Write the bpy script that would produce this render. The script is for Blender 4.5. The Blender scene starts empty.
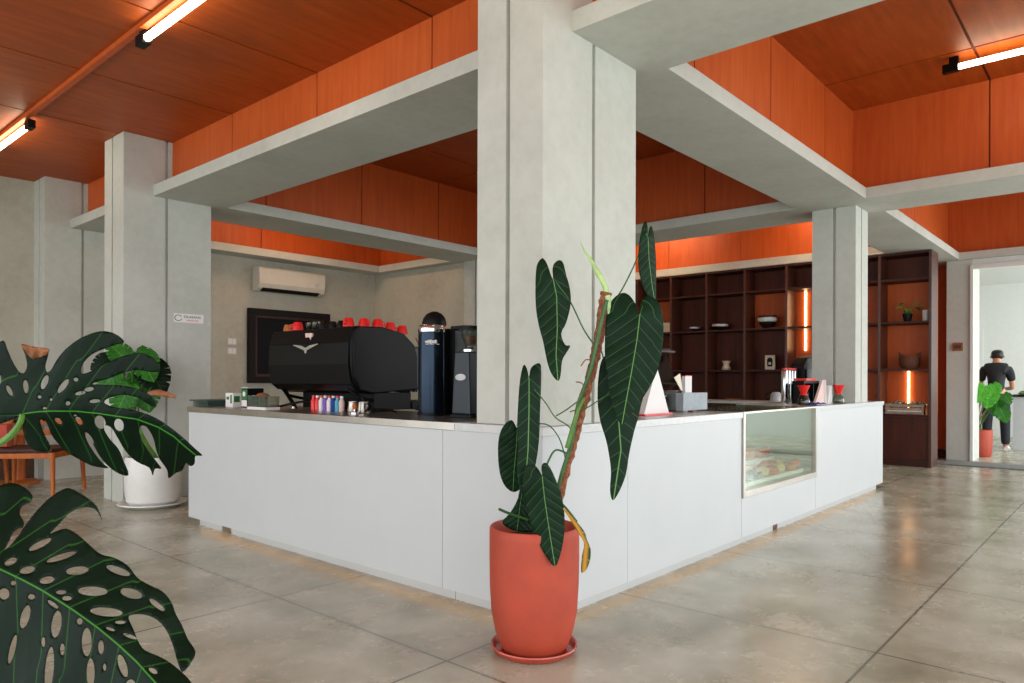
import bpy, bmesh, math, random
from math import sin, cos, pi, radians
from mathutils import Vector, Matrix
from mathutils.geometry import delaunay_2d_cdt
random.seed(7)
SC = bpy.context.scene
COL = SC.collection

# ------------------------------------------------------------------ camera
FPX, YAW, ROLL, CY = 719.6, radians(41.25), radians(.155), 379.06
Fv = Vector((cos(YAW), sin(YAW), 0)); Rv = Vector((sin(YAW), -cos(YAW), 0)); Uv = Vector((0, 0, 1))
R3 = Rv*cos(ROLL) + Uv*sin(ROLL); U3 = Uv*cos(ROLL) - Rv*sin(ROLL)
CAM = Vector((0, 0, 1.2))
cd = bpy.data.cameras.new('camera'); cam = bpy.data.objects.new('camera', cd); COL.objects.link(cam)
cd.sensor_fit = 'HORIZONTAL'; cd.sensor_width = 36; cd.lens = 36*FPX/1024
cd.shift_x = 0; cd.shift_y = (CY-341.5)/1024
cd.clip_start = .05; cd.clip_end = 200
m = Matrix((R3, U3, -Fv)).transposed().to_4x4(); m.translation = CAM
cam.matrix_world = m
SC.camera = cam

def D(px, py, t):                       # a point seen at pixel (px,py), t metres deep: used to measure the place
    return CAM + (Fv + R3*((px-512)/FPX) - U3*((py-CY)/FPX))*t

# ------------------------------------------------------------------ world, light, exposure
W = bpy.data.worlds.new('sky'); SC.world = W; W.use_nodes = True
bg = W.node_tree.nodes['Background']
bg.inputs[0].default_value = (.90, .96, 1.0, 1); bg.inputs[1].default_value = 2.7
vs = SC.view_settings
vs.view_transform = 'Standard'; vs.look = 'None'; vs.gamma = 1; vs.use_curve_mapping = False; vs.exposure = -0.12

def area(name, loc, rot, sx, sy, power, color, portal=False):
    l = bpy.data.lights.new(name, 'AREA'); l.shape = 'RECTANGLE'; l.size = sx; l.size_y = sy
    l.energy = power; l.color = color
    if portal: l.cycles.is_portal = True
    o = bpy.data.objects.new(name, l); COL.objects.link(o); o.location = loc; o.rotation_euler = rot
    o['kind'] = 'helper'
    return o
# daylight through the two glazed fronts (left front x=-3, street front y=-3)
area('left_front_daylight', (-2.95, 3.5, 1.7), (0, -pi/2, 0), 3.3, 13.0, 120, (.95, .98, 1.0))
area('street_front_daylight', (6.0, -2.95, 1.7), (pi/2, 0, 0), 17.5, 3.3, 230, (.95, .98, 1.0))
area('far_room_daylight', (15.5, -2.9, 1.7), (pi/2, 0, 0), 4.6, 2.6, 300, (.95, 1.0, 1.0))

# ------------------------------------------------------------------ material helpers
def newmat(name):
    mt = bpy.data.materials.new(name); mt.use_nodes = True
    nt = mt.node_tree; b = nt.nodes['Principled BSDF']
    return mt, nt, b
def srgb(h):
    if isinstance(h, str):
        h = h.lstrip('#'); c = [int(h[i:i+2], 16)/255 for i in (0, 2, 4)]
    else: c = h
    return tuple((x/12.92 if x <= .04045 else ((x+.055)/1.055)**2.4) for x in c) + (1,)
def N(nt, t, **kw):
    n = nt.nodes.new(t)
    for k, v in kw.items():
        if k in n.inputs: n.inputs[k].default_value = v
        else: setattr(n, k, v)
    return n
def coords(nt, scale=(1, 1, 1), kind='Object'):
    tc = N(nt, 'ShaderNodeTexCoord'); mp = N(nt, 'ShaderNodeMapping'); mp.inputs['Scale'].default_value = scale
    nt.links.new(tc.outputs[kind], mp.inputs[0]); return mp.outputs[0]
def ramp(nt, fac, stops):
    r = N(nt, 'ShaderNodeValToRGB'); el = r.color_ramp.elements
    while len(el) < len(stops): el.new(.5)
    for e, (p, c) in zip(el, stops): e.position = p; e.color = c
    nt.links.new(fac, r.inputs[0]); return r.outputs[0]
def noise(nt, vec, scale, detail=4, rough=.6):
    n = N(nt, 'ShaderNodeTexNoise'); n.inputs['Scale'].default_value = scale; n.inputs['Detail'].default_value = detail
    n.inputs['Roughness'].default_value = rough; nt.links.new(vec, n.inputs['Vector']); return n.outputs['Fac']
def bump(nt, b, h, strength=.2, dist=.01):
    n = N(nt, 'ShaderNodeBump'); n.inputs['Strength'].default_value = strength; n.inputs['Distance'].default_value = dist
    nt.links.new(h, n.inputs['Height']); nt.links.new(n.outputs[0], b.inputs['Normal'])
def mixc(nt, fac, a, b_, mode='MIX'):
    n = N(nt, 'ShaderNodeMix', data_type='RGBA'); n.blend_type = mode
    for i, v in ((0, fac), (6, a), (7, b_)):
        if hasattr(v, 'is_output'): nt.links.new(v, n.inputs[i])
        else: n.inputs[i].default_value = v
    return n.outputs[2]
def mth(nt, op, a, b_=None, c=None):
    n = N(nt, 'ShaderNodeMath', operation=op)
    for i, v in enumerate((a, b_, c)):
        if v is None: continue
        if hasattr(v, 'is_output'): nt.links.new(v, n.inputs[i])
        else: n.inputs[i].default_value = v
    return n.outputs[0]
def plain(name, col, rough=.5, metal=0, var=.06, scale=12, spec=.5, **kw):
    mt, nt, b = newmat(name); c = srgb(col)
    v = noise(nt, coords(nt), scale, 3)
    d = tuple(x*(1-var*2) for x in c[:3])+(1,); e = tuple(min(1, x*(1+var*2)) for x in c[:3])+(1,)
    nt.links.new(ramp(nt, v, [(.3, d), (.7, e)]), b.inputs['Base Color'])
    b.inputs['Roughness'].default_value = rough; b.inputs['Metallic'].default_value = metal
    b.inputs['Specular IOR Level'].default_value = spec
    for k, q in kw.items(): b.inputs[k].default_value = q
    return mt
def emit(name, col, strength):
    mt, nt, b = newmat(name); b.inputs['Base Color'].default_value = srgb(col)
    b.inputs['Emission Color'].default_value = srgb(col); b.inputs['Emission Strength'].default_value = strength
    return mt
def concrete(name, base, dark, light, rough=.75):
    mt, nt, b = newmat(name); v = coords(nt)
    n1 = noise(nt, v, 1.6, 8, .65); n2 = noise(nt, v, 14, 6, .6)
    f = mth(nt, 'ADD', mth(nt, 'MULTIPLY', n1, .65), mth(nt, 'MULTIPLY', n2, .35))
    nt.links.new(ramp(nt, f, [(.34, srgb(dark)), (.5, srgb(base)), (.68, srgb(light))]), b.inputs['Base Color'])
    b.inputs['Roughness'].default_value = rough; b.inputs['Specular IOR Level'].default_value = .25
    bump(nt, b, n2, .12, .004)
    return mt
def plywood(name, dark, mid, light, vertical=True, rough=.5):
    mt, nt, b = newmat(name)
    v = coords(nt, (9, 9, .8) if vertical else (1.0, 7, 7)); n1 = noise(nt, v, 2.2, 7, .62)
    n2 = noise(nt, coords(nt), 1.1, 4, .5)
    f = mth(nt, 'ADD', mth(nt, 'MULTIPLY', n1, .6), mth(nt, 'MULTIPLY', n2, .4))
    nt.links.new(ramp(nt, f, [(.34, srgb(dark)), (.5, srgb(mid)), (.66, srgb(light))]), b.inputs['Base Color'])
    b.inputs['Roughness'].default_value = rough; b.inputs['Specular IOR Level'].default_value = .3
    bump(nt, b, n1, .05, .003)
    return mt
M = {}
M['concrete'] = concrete('grey_plaster', '#bfc1b8', '#b5b7ad', '#c8c9c1')
M['wallgrey'] = concrete('warm_grey_plaster', '#b5b2a2', '#a8a494', '#bebbac')
M['white'] = plain('white_paint', '#d9dcd8', .6, var=.01)
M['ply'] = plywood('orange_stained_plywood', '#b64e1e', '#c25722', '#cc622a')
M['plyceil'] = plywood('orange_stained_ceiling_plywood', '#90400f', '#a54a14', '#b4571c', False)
M['gap'] = plain('dark_joint', '#5a1c08', .8)
M['upright'] = plain('reddish_brown_upright', '#4b271b', .35, var=.08)
M['darkwood'] = plywood('dark_brown_wood', '#2a120b', '#3b1a10', '#4d2416')
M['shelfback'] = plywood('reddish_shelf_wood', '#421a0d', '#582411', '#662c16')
M['shelfdark'] = plywood('dark_shelf_wood', '#32140c', '#451c10', '#542517')
M['panel'] = plain('white_laminate', '#c3c7c7', .42, var=.008, scale=3)
M['kick'] = plain('white_kick', '#b4b8b8', .5, var=.01)
M['steel'] = plain('stainless_steel', '#b3aca4', .3, 1, var=.05, scale=6)
M['quartz'] = plain('pale_worktop_stone', '#c3c5c4', .28, 0, var=.03, scale=30)
M['black'] = plain('black_plastic', '#080809', .5, var=.1, spec=.2)
M['blackgloss'] = plain('black_gloss', '#070708', .3, var=.05, spec=.25)
M['machine'] = plain('satin_black_metal', '#050606', .38, var=.05, spec=.14)
M['navy'] = plain('navy_blue_metal', '#1f2b3a', .22, .75, var=.05)
M['slate'] = plain('slate_blue_metal', '#222a32', .4, .2, var=.05)
M['chrome'] = plain('chrome', '#d8d8d8', .12, 1, var=.02)
M['red'] = plain('red_glaze', '#e0201c', .3, var=.04)
M['orangecup'] = plain('orange_brown_glaze', '#b5652e', .3, var=.1)
M['terracotta'] = plain('terracotta', '#ab412a', .62, var=.07, scale=5)
M['saucer'] = plain('glazed_terracotta_saucer', '#b0402a', .25, var=.08)
M['soil'] = plain('soil', '#2b2019', .95, var=.3, scale=60)
M['whitepot'] = plain('white_ceramic', '#e0dfda', .3, var=.02)
M['paper'] = plain('white_paper', '#e6e4e2', .7, var=.01)
M['pinkpaper'] = plain('pale_pink_paper', '#d9bdb6', .7, var=.03)
M['ac'] = plain('ac_plastic', '#cfcabc', .4, var=.015)
M['oak'] = plywood('warm_orange_wood', '#8c4518', '#b05c22', '#c4702e')
M['skirt'] = plain('brown_skirting', '#5a3a26', .6, var=.15)
M['blue'] = plain('blue_cloth', '#1e3f8f', .8, var=.1)
M['green'] = plain('green_tray', '#3c5148', .45, var=.08)
M['greenpack'] = plain('green_print', '#2c6b3a', .5, var=.08)
M['leafgreen'] = plain('bright_green_leaf', '#4f9a30', .4, var=.2, scale=8)
M['stemgreen'] = plain('green_stem', '#4f7a2c', .45, var=.12)
M['petiole'] = plain('dark_green_petiole', '#2f5a2a', .45, var=.15)
M['spear'] = plain('pale_green_spear', '#a8c47e', .45, var=.1)
M['coir'] = None
M['skin'] = plain('skin', '#b98468', .5, var=.04)
M['hair'] = plain('black_hair', '#15110f', .6, var=.2)
M['tee'] = plain('black_cotton', '#15161a', .85, var=.1)
M['jeans'] = plain('dark_denim', '#1e222c', .85, var=.12)
M['shoe'] = plain('white_shoe', '#dfdcd4', .5, var=.02)
M['mat'] = plain('grey_rubber_mat', '#6d6e6c', .9, var=.12, scale=80)
M['cardboard'] = plain('brown_cardboard', '#8a5430', .7, var=.1)
M['cream'] = plain('cream_ceramic', '#cdbfa4', .4, var=.05)
M['bowl'] = plain('black_ceramic', '#17130f', .3, var=.1)
M['greyglaze'] = plain('grey_white_glaze', '#b9bcbc', .3, var=.08)
M['crate'] = plain('grey_washed_wood', '#9a8472', .7, var=.12)
M['wicker'] = plain('brown_wicker', '#5a3018', .7, var=.25, scale=60)
M['tube'] = emit('tube_light_glow', '#fff3d2', 15)
M['tubebright'] = emit('bay_tube_glow', '#ffe6bb', 75)
M['led'] = emit('warm_led_glow', '#ffd49a', 16)
M['kickglow'] = emit('added_amber_glow', '#ffb44c', 2.4)  # for the added, unseen strips that warm the floor along the kick
M['purple'] = plain('purple_print', '#7a4fb0', .5)
M['cyan'] = plain('cyan_print', '#4aa5c0', .5)
M['amber'] = plain('amber_coffee', '#6a3a1a', .4, var=.2)
def glassmat(name, tint, rough=.02, trans=.85):
    mt, nt, b = newmat(name)
    out = nt.nodes['Material Output']; tr = N(nt, 'ShaderNodeBsdfTransparent'); tr.inputs[0].default_value = srgb(tint)
    gl = N(nt, 'ShaderNodeBsdfGlossy'); gl.inputs['Roughness'].default_value = rough; gl.inputs[0].default_value = (.9, .95, .92, 1)
    fr = N(nt, 'ShaderNodeLayerWeight'); fr.inputs[0].default_value = .5
    k = mth(nt, 'ADD', mth(nt, 'MULTIPLY', mth(nt, 'POWER', fr.outputs['Facing'], 4.0), .75), 1-trans)
    mx = N(nt, 'ShaderNodeMixShader'); nt.links.new(k, mx.inputs[0]); nt.links.new(tr.outputs[0], mx.inputs[1]); nt.links.new(gl.outputs[0], mx.inputs[2])
    nt.links.new(mx.outputs[0], out.inputs[0]); return mt
M['glass'] = glassmat('clear_glass', '#e4ebe6', .02, .95)
M['caseglass'] = glassmat('display_glass', '#eef3ea', .02, .93)

# coir pole: lumpy brown fibre
mt, nt, b = newmat('coir_fibre'); v = coords(nt); n1 = noise(nt, v, 55, 6, .7)
nt.links.new(ramp(nt, n1, [(.3, srgb('#4d2a18')), (.5, srgb('#8a5436')), (.72, srgb('#b5785a'))]), b.inputs['Base Color'])
b.inputs['Roughness'].default_value = .9; bump(nt, b, n1, .8, .01); M['coir'] = mt

# polished concrete floor with saw-cut joints
mt, nt, b = newmat('polished_concrete'); v = coords(nt)
n1 = noise(nt, v, .9, 9, .68); n2 = noise(nt, v, 3.2, 10, .72); n3 = noise(nt, v, 26, 5, .6)
wv = N(nt, 'ShaderNodeTexNoise'); wv.inputs['Scale'].default_value = 2.1; wv.inputs['Detail'].default_value = 10; wv.inputs['Distortion'].default_value = .5
nt.links.new(v, wv.inputs['Vector'])
f = mth(nt, 'ADD', mth(nt, 'ADD', mth(nt, 'MULTIPLY', n1, .4), mth(nt, 'MULTIPLY', wv.outputs['Fac'], .4)), mth(nt, 'MULTIPLY', n2, .2))
base = ramp(nt, f, [(.36, srgb('#7f7a66')), (.47, srgb('#9d9a86')), (.55, srgb('#b2b09e')), (.66, srgb('#c2c1b1'))])
sx = N(nt, 'ShaderNodeSeparateXYZ'); nt.links.new(v, sx.inputs[0])
def joint(o, off, step, w):
    q = mth(nt, 'DIVIDE', mth(nt, 'SUBTRACT', o, off), step)
    q = mth(nt, 'ABSOLUTE', mth(nt, 'SUBTRACT', q, mth(nt, 'ROUND', q)))
    return mth(nt, 'LESS_THAN', mth(nt, 'MULTIPLY', q, step), w)
j = mth(nt, 'MAXIMUM', joint(sx.outputs[0], 2.12, 1.32, .006), joint(sx.outputs[1], .88, 1.345, .006))
nt.links.new(mixc(nt, mth(nt, 'MULTIPLY', j, .8), base, srgb('#4f4a40')), b.inputs['Base Color'])
nt.links.new(ramp(nt, n2, [(.3, (.16,)*3+(1,)), (.7, (.34,)*3+(1,))]), b.inputs['Roughness'])
b.inputs['Specular IOR Level'].default_value = .55
bump(nt, b, mth(nt, 'SUBTRACT', mth(nt, 'MULTIPLY', n3, .15), j), .12, .004)
M['floor'] = mt
M['ground'] = concrete('outdoor_paving', '#c9c9c0', '#bcbbb2', '#d4d3cb')

def leafmat(name, dark, mid, vein, nv=9, slope=.8, rough=.42, vw=.05, rib=.012, vstr=.55):
    mt, nt, b = newmat(name)
    uv = N(nt, 'ShaderNodeUVMap'); sp = N(nt, 'ShaderNodeSeparateXYZ'); nt.links.new(uv.outputs[0], sp.inputs[0])
    s, d = sp.outputs[0], mth(nt, 'ABSOLUTE', mth(nt, 'SUBTRACT', sp.outputs[1], .5))
    q = mth(nt, 'MULTIPLY', mth(nt, 'SUBTRACT', s, mth(nt, 'MULTIPLY', d, slope)), nv)
    fr = mth(nt, 'ABSOLUTE', mth(nt, 'SUBTRACT', q, mth(nt, 'ROUND', q)))
    v1 = mth(nt, 'MULTIPLY', N_smooth(nt, fr, vw), vstr)
    v2 = N_smooth(nt, d, rib)
    n1 = noise(nt, coords(nt), 14, 4)
    base = ramp(nt, n1, [(.3, srgb(dark)), (.7, srgb(mid))])
    nt.links.new(mixc(nt, mth(nt, 'MAXIMUM', v1, v2), base, srgb(vein)), b.inputs['Base Color'])
    b.inputs['Roughness'].default_value = rough; b.inputs['Specular IOR Level'].default_value = .12
    bump(nt, b, mth(nt, 'MULTIPLY', fr, 1.0), .25, .012)
    return mt
def N_smooth(nt, x, w):                 # 1 at x = 0 falling to 0 at x = w
    n = N(nt, 'ShaderNodeMapRange', interpolation_type='SMOOTHSTEP'); nt.links.new(x, n.inputs[0])
    n.inputs[1].default_value = 0; n.inputs[2].default_value = w; n.inputs[3].default_value = 1; n.inputs[4].default_value = 0
    return n.outputs[0]
M['philo'] = leafmat('velvet_green_leaf', '#081f0e', '#0d2a15', '#6a9655', 9, .9, .5, .045, .0065, .3)
M['monstera'] = leafmat('glossy_monstera_leaf', '#041208', '#071c0d', '#3a7a26', 8, .6, .42, .04, .0055, .3)
M['monstera3'] = leafmat('light_green_leaf', '#3c8a28', '#5cb23c', '#a0d878', 7, .6, .35, .05, .01, .3)
M['monstera2'] = leafmat('bright_monstera_leaf', '#24581e', '#3a7a2a', '#7fb45c', 7, .6, .35, .05, .01, .3)

# ------------------------------------------------------------------ geometry helpers
def NB(): return bmesh.new()
def bx(bm, x0, x1, y0, y1, z0, z1, bev=0):
    t = bmesh.new()
    r = bmesh.ops.create_cube(t, size=1)
    for v in t.verts:
        v.co = Vector((x0 if v.co.x < 0 else x1, y0 if v.co.y < 0 else y1, z0 if v.co.z < 0 else z1))
    if bev: bmesh.ops.bevel(t, geom=t.edges[:], offset=bev, segments=2, affect='EDGES', profile=.7)
    join(bm, t); return bm
def join(bm, t, mat=None):
    if mat: bmesh.ops.transform(t, matrix=mat, verts=t.verts)
    me = bpy.data.meshes.new('t'); t.to_mesh(me); t.free(); bm.from_mesh(me); bpy.data.meshes.remove(me)
def lathe(bm, prof, c=(0, 0, 0), n=32, squash=(1, 1)):
    rings = []
    for r, z in prof:
        if r < 1e-6: rings.append([bm.verts.new((c[0], c[1], c[2]+z))]); continue
        rings.append([bm.verts.new((c[0]+r*cos(2*pi*i/n)*squash[0], c[1]+r*sin(2*pi*i/n)*squash[1], c[2]+z)) for i in range(n)])
    for a, b_ in zip(rings, rings[1:]):
        if len(a) == 1 and len(b_) == 1: continue
        for i in range(n):
            k = (i+1) % n
            if len(a) == 1: f = (a[0], b_[k], b_[i])
            elif len(b_) == 1: f = (a[i], a[k], b_[0])
            else: f = (a[i], a[k], b_[k], b_[i])
            try: bm.faces.new(f)
            except ValueError: pass
    return bm
def tube(bm, pts, r, n=8, cap=True):
    pts = [Vector(p) for p in pts]
    rs = r if isinstance(r, (list, tuple)) else [r]*len(pts)
    rings = []; up = None
    for i, p in enumerate(pts):
        d = (pts[min(i+1, len(pts)-1)]-pts[max(i-1, 0)]).normalized()
        if up is None: up = d.orthogonal().normalized()
        up = (up-d*up.dot(d)).normalized(); w = d.cross(up)
        rings.append([bm.verts.new(p+(up*cos(2*pi*k/n)+w*sin(2*pi*k/n))*rs[i]) for k in range(n)])
    for a, b_ in zip(rings, rings[1:]):
        for k in range(n): bm.faces.new((a[k], a[(k+1) % n], b_[(k+1) % n], b_[k]))
    if cap:
        bm.faces.new(rings[0][::-1]); bm.faces.new(rings[-1])
    return bm
def smoothpath(pts, k=6):
    pts = [Vector(p) for p in pts]; out = []
    for i in range(len(pts)-1):
        p0 = pts[max(i-1, 0)]; p1 = pts[i]; p2 = pts[i+1]; p3 = pts[min(i+2, len(pts)-1)]
        for j in range(k):
            t = j/k
            out.append(.5*((2*p1)+(p2-p0)*t+(2*p0-5*p1+4*p2-p3)*t*t+(3*p1-p0-3*p2+p3)*t**3))
    return out+[pts[-1]]
def prism(bm, poly, axis, a, b_):
    def mk(u, v, w):
        return {'x': (w, u, v), 'y': (u, w, v), 'z': (u, v, w)}[axis]
    A = [bm.verts.new(mk(u, v, a)) for u, v in poly]; B = [bm.verts.new(mk(u, v, b_)) for u, v in poly]
    bm.faces.new(A); bm.faces.new(B[::-1]); n = len(poly)
    for i in range(n): bm.faces.new((A[i], B[i], B[(i+1) % n], A[(i+1) % n]))
    return bm
def wpos(o):
    p = Vector((0, 0, 0))
    while o: p += o.location; o = o.parent
    return p
def obj(name, bm, mat, parent=None, world=True, smooth=False, bev=0, sub=0, solid=0):
    bmesh.ops.recalc_face_normals(bm, faces=bm.faces)
    me = bpy.data.meshes.new(name)
    if parent is not None and world:
        off = wpos(parent)
        for v in bm.verts: v.co -= off
    bm.to_mesh(me); bm.free()
    if isinstance(mat, str): mat = M[mat]
    me.materials.append(mat)
    if smooth:
        me.shade_smooth()
        try: me.set_sharp_from_angle(angle=radians(40))
        except Exception: pass
    o = bpy.data.objects.new(name, me); COL.objects.link(o)
    if parent is not None: o.parent = parent
    if bev:
        b_ = o.modifiers.new('bevel', 'BEVEL'); b_.width = bev; b_.segments = 2; b_.limit_method = 'ANGLE'
    if solid:
        b_ = o.modifiers.new('solid', 'SOLIDIFY'); b_.thickness = solid; b_.offset = 0
    if sub:
        b_ = o.modifiers.new('sub', 'SUBSURF'); b_.levels = sub; b_.render_levels = sub
    return o
def tag(o, label, cat, group=None, kind=None):
    if label: o['label'] = label
    if cat: o['category'] = cat
    if group: o['group'] = group
    if kind: o['kind'] = kind
    return o
def thing(name, label, cat, loc=(0, 0, 0), group=None, rz=0):
    o = bpy.data.objects.new(name, None); COL.objects.link(o); o.location = loc; o.rotation_euler = (0, 0, rz)
    o.empty_display_size = .1
    return tag(o, label, cat, group)
def origin(o, loc):                     # moves a mesh's origin to its place
    loc = Vector(loc)
    for v in o.data.vertices: v.co -= loc
    o.location = loc; return o
def struct(name, bm, mat, **kw):
    o = obj(name, bm, mat, **kw); o['kind'] = 'structure'; return o
def dup(o, loc=None, rz=None, label=None, group=None, parent=None):
    c = o.copy(); COL.objects.link(c)
    if parent: c.parent = parent
    if loc is not None: c.location = loc
    if rz is not None: c.rotation_euler = (0, 0, rz)
    if label: c['label'] = label
    if group: c['group'] = group
    for ch in list(o.children): dup(ch, parent=c)
    return c

# ------------------------------------------------------------------ the room: main dimensions
PX0, PX1 = 2.72, 3.58            # pillar faces in x
PY0, PY1 = 2.19, 2.64
BX = [(2.99, 3.71), (7.64, 8.35), (12.43, 13.1)]     # beams running along y
BY = [(2.06, 2.75), (7.25, 7.95)]                   # beams running along x
ZB, ZT = 2.992, 3.10                                # soffit, top of the beam's lip
ZL, ZH = 3.56, 3.95                                 # left ceiling, right ceilings
XL, YS, YB = -3.0, -3.0, 10.05                      # left front, street front, back wall
S = .19                                             # plywood set back from the beam's lip

bm = NB(); bx(bm, XL, 18.6, YS, YB+.2, -.1, 0); struct('floor', bm, 'floor')
bm = NB(); bx(bm, -30, 45, -30, 30, -.22, -.12); struct('outdoor_ground', bm, 'ground')

# concrete beams: a lip above the soffit, a core between the plywood faces
def beam(x0, x1, y0, y1, core=None):
    b_ = NB(); bx(b_, x0, x1, y0, y1, ZB, ZT, .004)
    o = struct('ceiling_beam', b_, 'concrete')
    return o
beam(*BX[0], YS, 9.69); beam(*BX[1], YS, YB)
beam(BX[2][0], BX[2][1], YS, BY[0][0])
beam(BX[0][1], BX[1][0], *BY[0]); beam(BX[1][1], 12.43, *BY[0]); beam(12.43, 13.1, *BY[0])
beam(BX[0][1], BX[1][0], *BY[1]); beam(BX[1][1], 11.15, *BY[1])
beam(2.99, 7.64, 9.69, YB)
bm = NB(); bx(bm, 11.15, 11.75, BY[0][1], BY[1][0], 2.992, 3.115, .004); struct('ceiling_beam', bm, 'concrete')

# plywood panelling with dark joints
def boards_x(name, x, y0, y1, z0, z1, face, joints, mat='ply'):
    """wall whose face lies at x (face=+1 looks to +x), joints = list of y"""
    ys = sorted([y0]+[q for q in joints if y0+.02 < q < y1-.02]+[y1]); g = .006
    b_ = NB()
    for a, c in zip(ys, ys[1:]):
        bx(b_, *sorted((x, x-face*.015)), a+(g if a != y0 else 0), c-(g if c != y1 else 0), z0, z1)
    struct(name, b_, mat)
def boards_y(name, y, x0, x1, z0, z1, face, joints, mat='ply'):
    xs = sorted([x0]+[q for q in joints if x0+.02 < q < x1-.02]+[x1]); g = .006
    b_ = NB()
    for a, c in zip(xs, xs[1:]):
        bx(b_, a+(g if a != x0 else 0), c-(g if c != x1 else 0), *sorted((y, y-face*.015)), z0, z1)
    struct(name, b_, mat)
def core(x0, x1, y0, y1, z1):            # the dark backing of the panels, above the beam
    b_ = NB(); bx(b_, x0, x1, y0, y1, ZT, z1); struct('wall_core', b_, 'gap')
JL = [3.49-1.31*k for k in range(6)]+[4.80, 6.12]+[7.43, 8.74]
JX = [3.71+.66+1.31*k for k in range(8)]
# left bay face (looks to -x)
boards_x('wall_left_bay', 3.18, YS, 7.33, ZT-.005, ZL, -1, JL)
boards_x('wall_left_bay', 3.18, 7.81, 9.69, ZT-.005, ZL, -1, JL)
core(3.20, 3.50, YS, 9.9, ZH)
# right bay (y < 2.06)
JB2 = [5.68-1.3, 5.68, 6.98]
JB2b = [5.59, 4.27, 6.91]
boards_x('wall_right_bay', 3.52, YS, BY[0][0]+S, ZT-.005, ZH, 1, [1.0, -.2, -1.4])
boards_y('wall_right_bay', BY[0][0]+S-.01, 3.52, 7.83, ZT-.005, ZH, -1, JB2)
boards_x('wall_right_bay', 7.83, YS, BY[0][0]+S-.01, ZT-.005, ZH, -1, [1.06, -.2, -1.4])
core(3.5, 8.0, 2.27, 2.55, ZH); core(7.85, 8.15, YS, YB, ZH)
# inner bar bay
boards_y('wall_bar_bay', BY[0][1]-S, 3.52, 7.83, ZT-.005, ZH, 1, JB2b)
boards_y('wall_bar_bay', 7.44, 3.52, 7.83, ZT-.005, ZH, -1, JB2b)
boards_x('wall_bar_bay', 7.83, 2.56, 7.44, ZT-.005, ZH, -1, [3.87, 5.18, 6.49])
boards_x('wall_bar_bay', 3.52, 2.56, 7.44, ZT-.005, ZH, 1, [3.87, 5.18, 6.49])
core(3.5, 8.0, 7.46, 7.74, ZH)
# third row
boards_y('wall_back_bay', 9.88, 3.52, 7.83, ZT-.005, ZH, -1, [4.27, 5.59, 6.91, 7.25])
boards_x('wall_back_bay', 7.83, 7.76, 9.88, ZT-.005, ZH, -1, [8.9, 9.5])
boards_y('wall_back_bay', 7.76, 3.52, 7.83, ZT-.005, ZH, 1, JB2b)
boards_x('wall_back_bay', 3.52, 7.76, 9.88, ZT-.005, ZH, 1, [8.9])
# shelf bay (behind beam 2) and far right bay
boards_x('wall_shelf_bay', 11.34, BY[0][1]-S, 7.44, ZT+.01, ZH, -1, [3.66, 4.97, 6.28])
boards_x('wall_shelf_bay', 8.16, 2.56, 7.44, ZT-.005, ZH, 1, [3.66, 4.97, 6.28])
boards_y('wall_shelf_bay', BY[0][1]-S, 8.16, 11.34, ZT-.005, ZH, 1, [9.5, 10.8])
boards_y('wall_shelf_bay', 7.44, 8.16, 11.34, ZT-.005, ZH, -1, [9.5, 10.8])
boards_y('wall_far_bay', BY[0][0]+S-.01, 8.16, 12.62, ZT-.005, ZH, -1, [9.2, 10.5, 11.8])
boards_x('wall_far_bay', 12.62, YS, BY[0][0]+S-.01, ZT-.005, ZH, -1, [1.0, -.2, -1.4])
boards_x('wall_far_bay', 8.16, YS, BY[0][0]+S-.01, ZT-.005, ZH, 1, [1.0, -.2, -1.4])
core(8.16, 12.7, 2.27, 2.55, ZH); core(12.64, 12.95, YS, 2.3, ZH)
# ceilings: boards with joints on a dark backing
def ceil(x0, x1, y0, y1, z, jx, jy):
    b_ = NB(); g = .006
    xs = sorted([x0]+[q for q in jx if x0+.02 < q < x1-.02]+[x1]); g = .011; ys = sorted([y0]+[q for q in jy if y0+.02 < q < y1-.02]+[y1])
    for a, c in zip(xs, xs[1:]):
        for d, e in zip(ys, ys[1:]): bx(b_, a+g, c-g, d+g, e-g, z, z+.012)
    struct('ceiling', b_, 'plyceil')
    b_ = NB(); bx(b_, x0, x1, y0, y1, z+.012, z+.1); struct('ceiling_backing', b_, 'gap')
ceil(XL, 3.19, YS, YB+.1, ZL, [2.0-1.22*k for k in range(5)], JL+[8.74])
ceil(3.51, 7.84, YS, 2.26, ZH, [5.68, 6.98, 4.38], [1.06, -.14, -1.34])
ceil(3.51, 7.84, 2.55, 7.46, ZH, JB2b, [3.87, 5.18, 6.49])
ceil(3.51, 7.84, 7.75, YB, ZH, JB2b, [8.9])
ceil(8.15, 12.63, YS, 2.26, ZH, [9.2, 10.5, 11.8], [1.06, -.14, -1.34])
ceil(8.15, 11.36, 2.55, 7.46, ZH, [9.2, 10.5], [3.66, 4.97, 6.28])
# raised batten that the left tube lights hang along
bm = NB(); bx(bm, 1.955, 2.0, YS, 10.0, ZL-.035, ZL+.002, .004); struct('trim_1', bm, 'ply')
bm = NB(); bx(bm, XL, 18.6, YS, YB+.2, 4.07, 4.2); struct('ceiling_roof_slab', bm, 'white')

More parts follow.
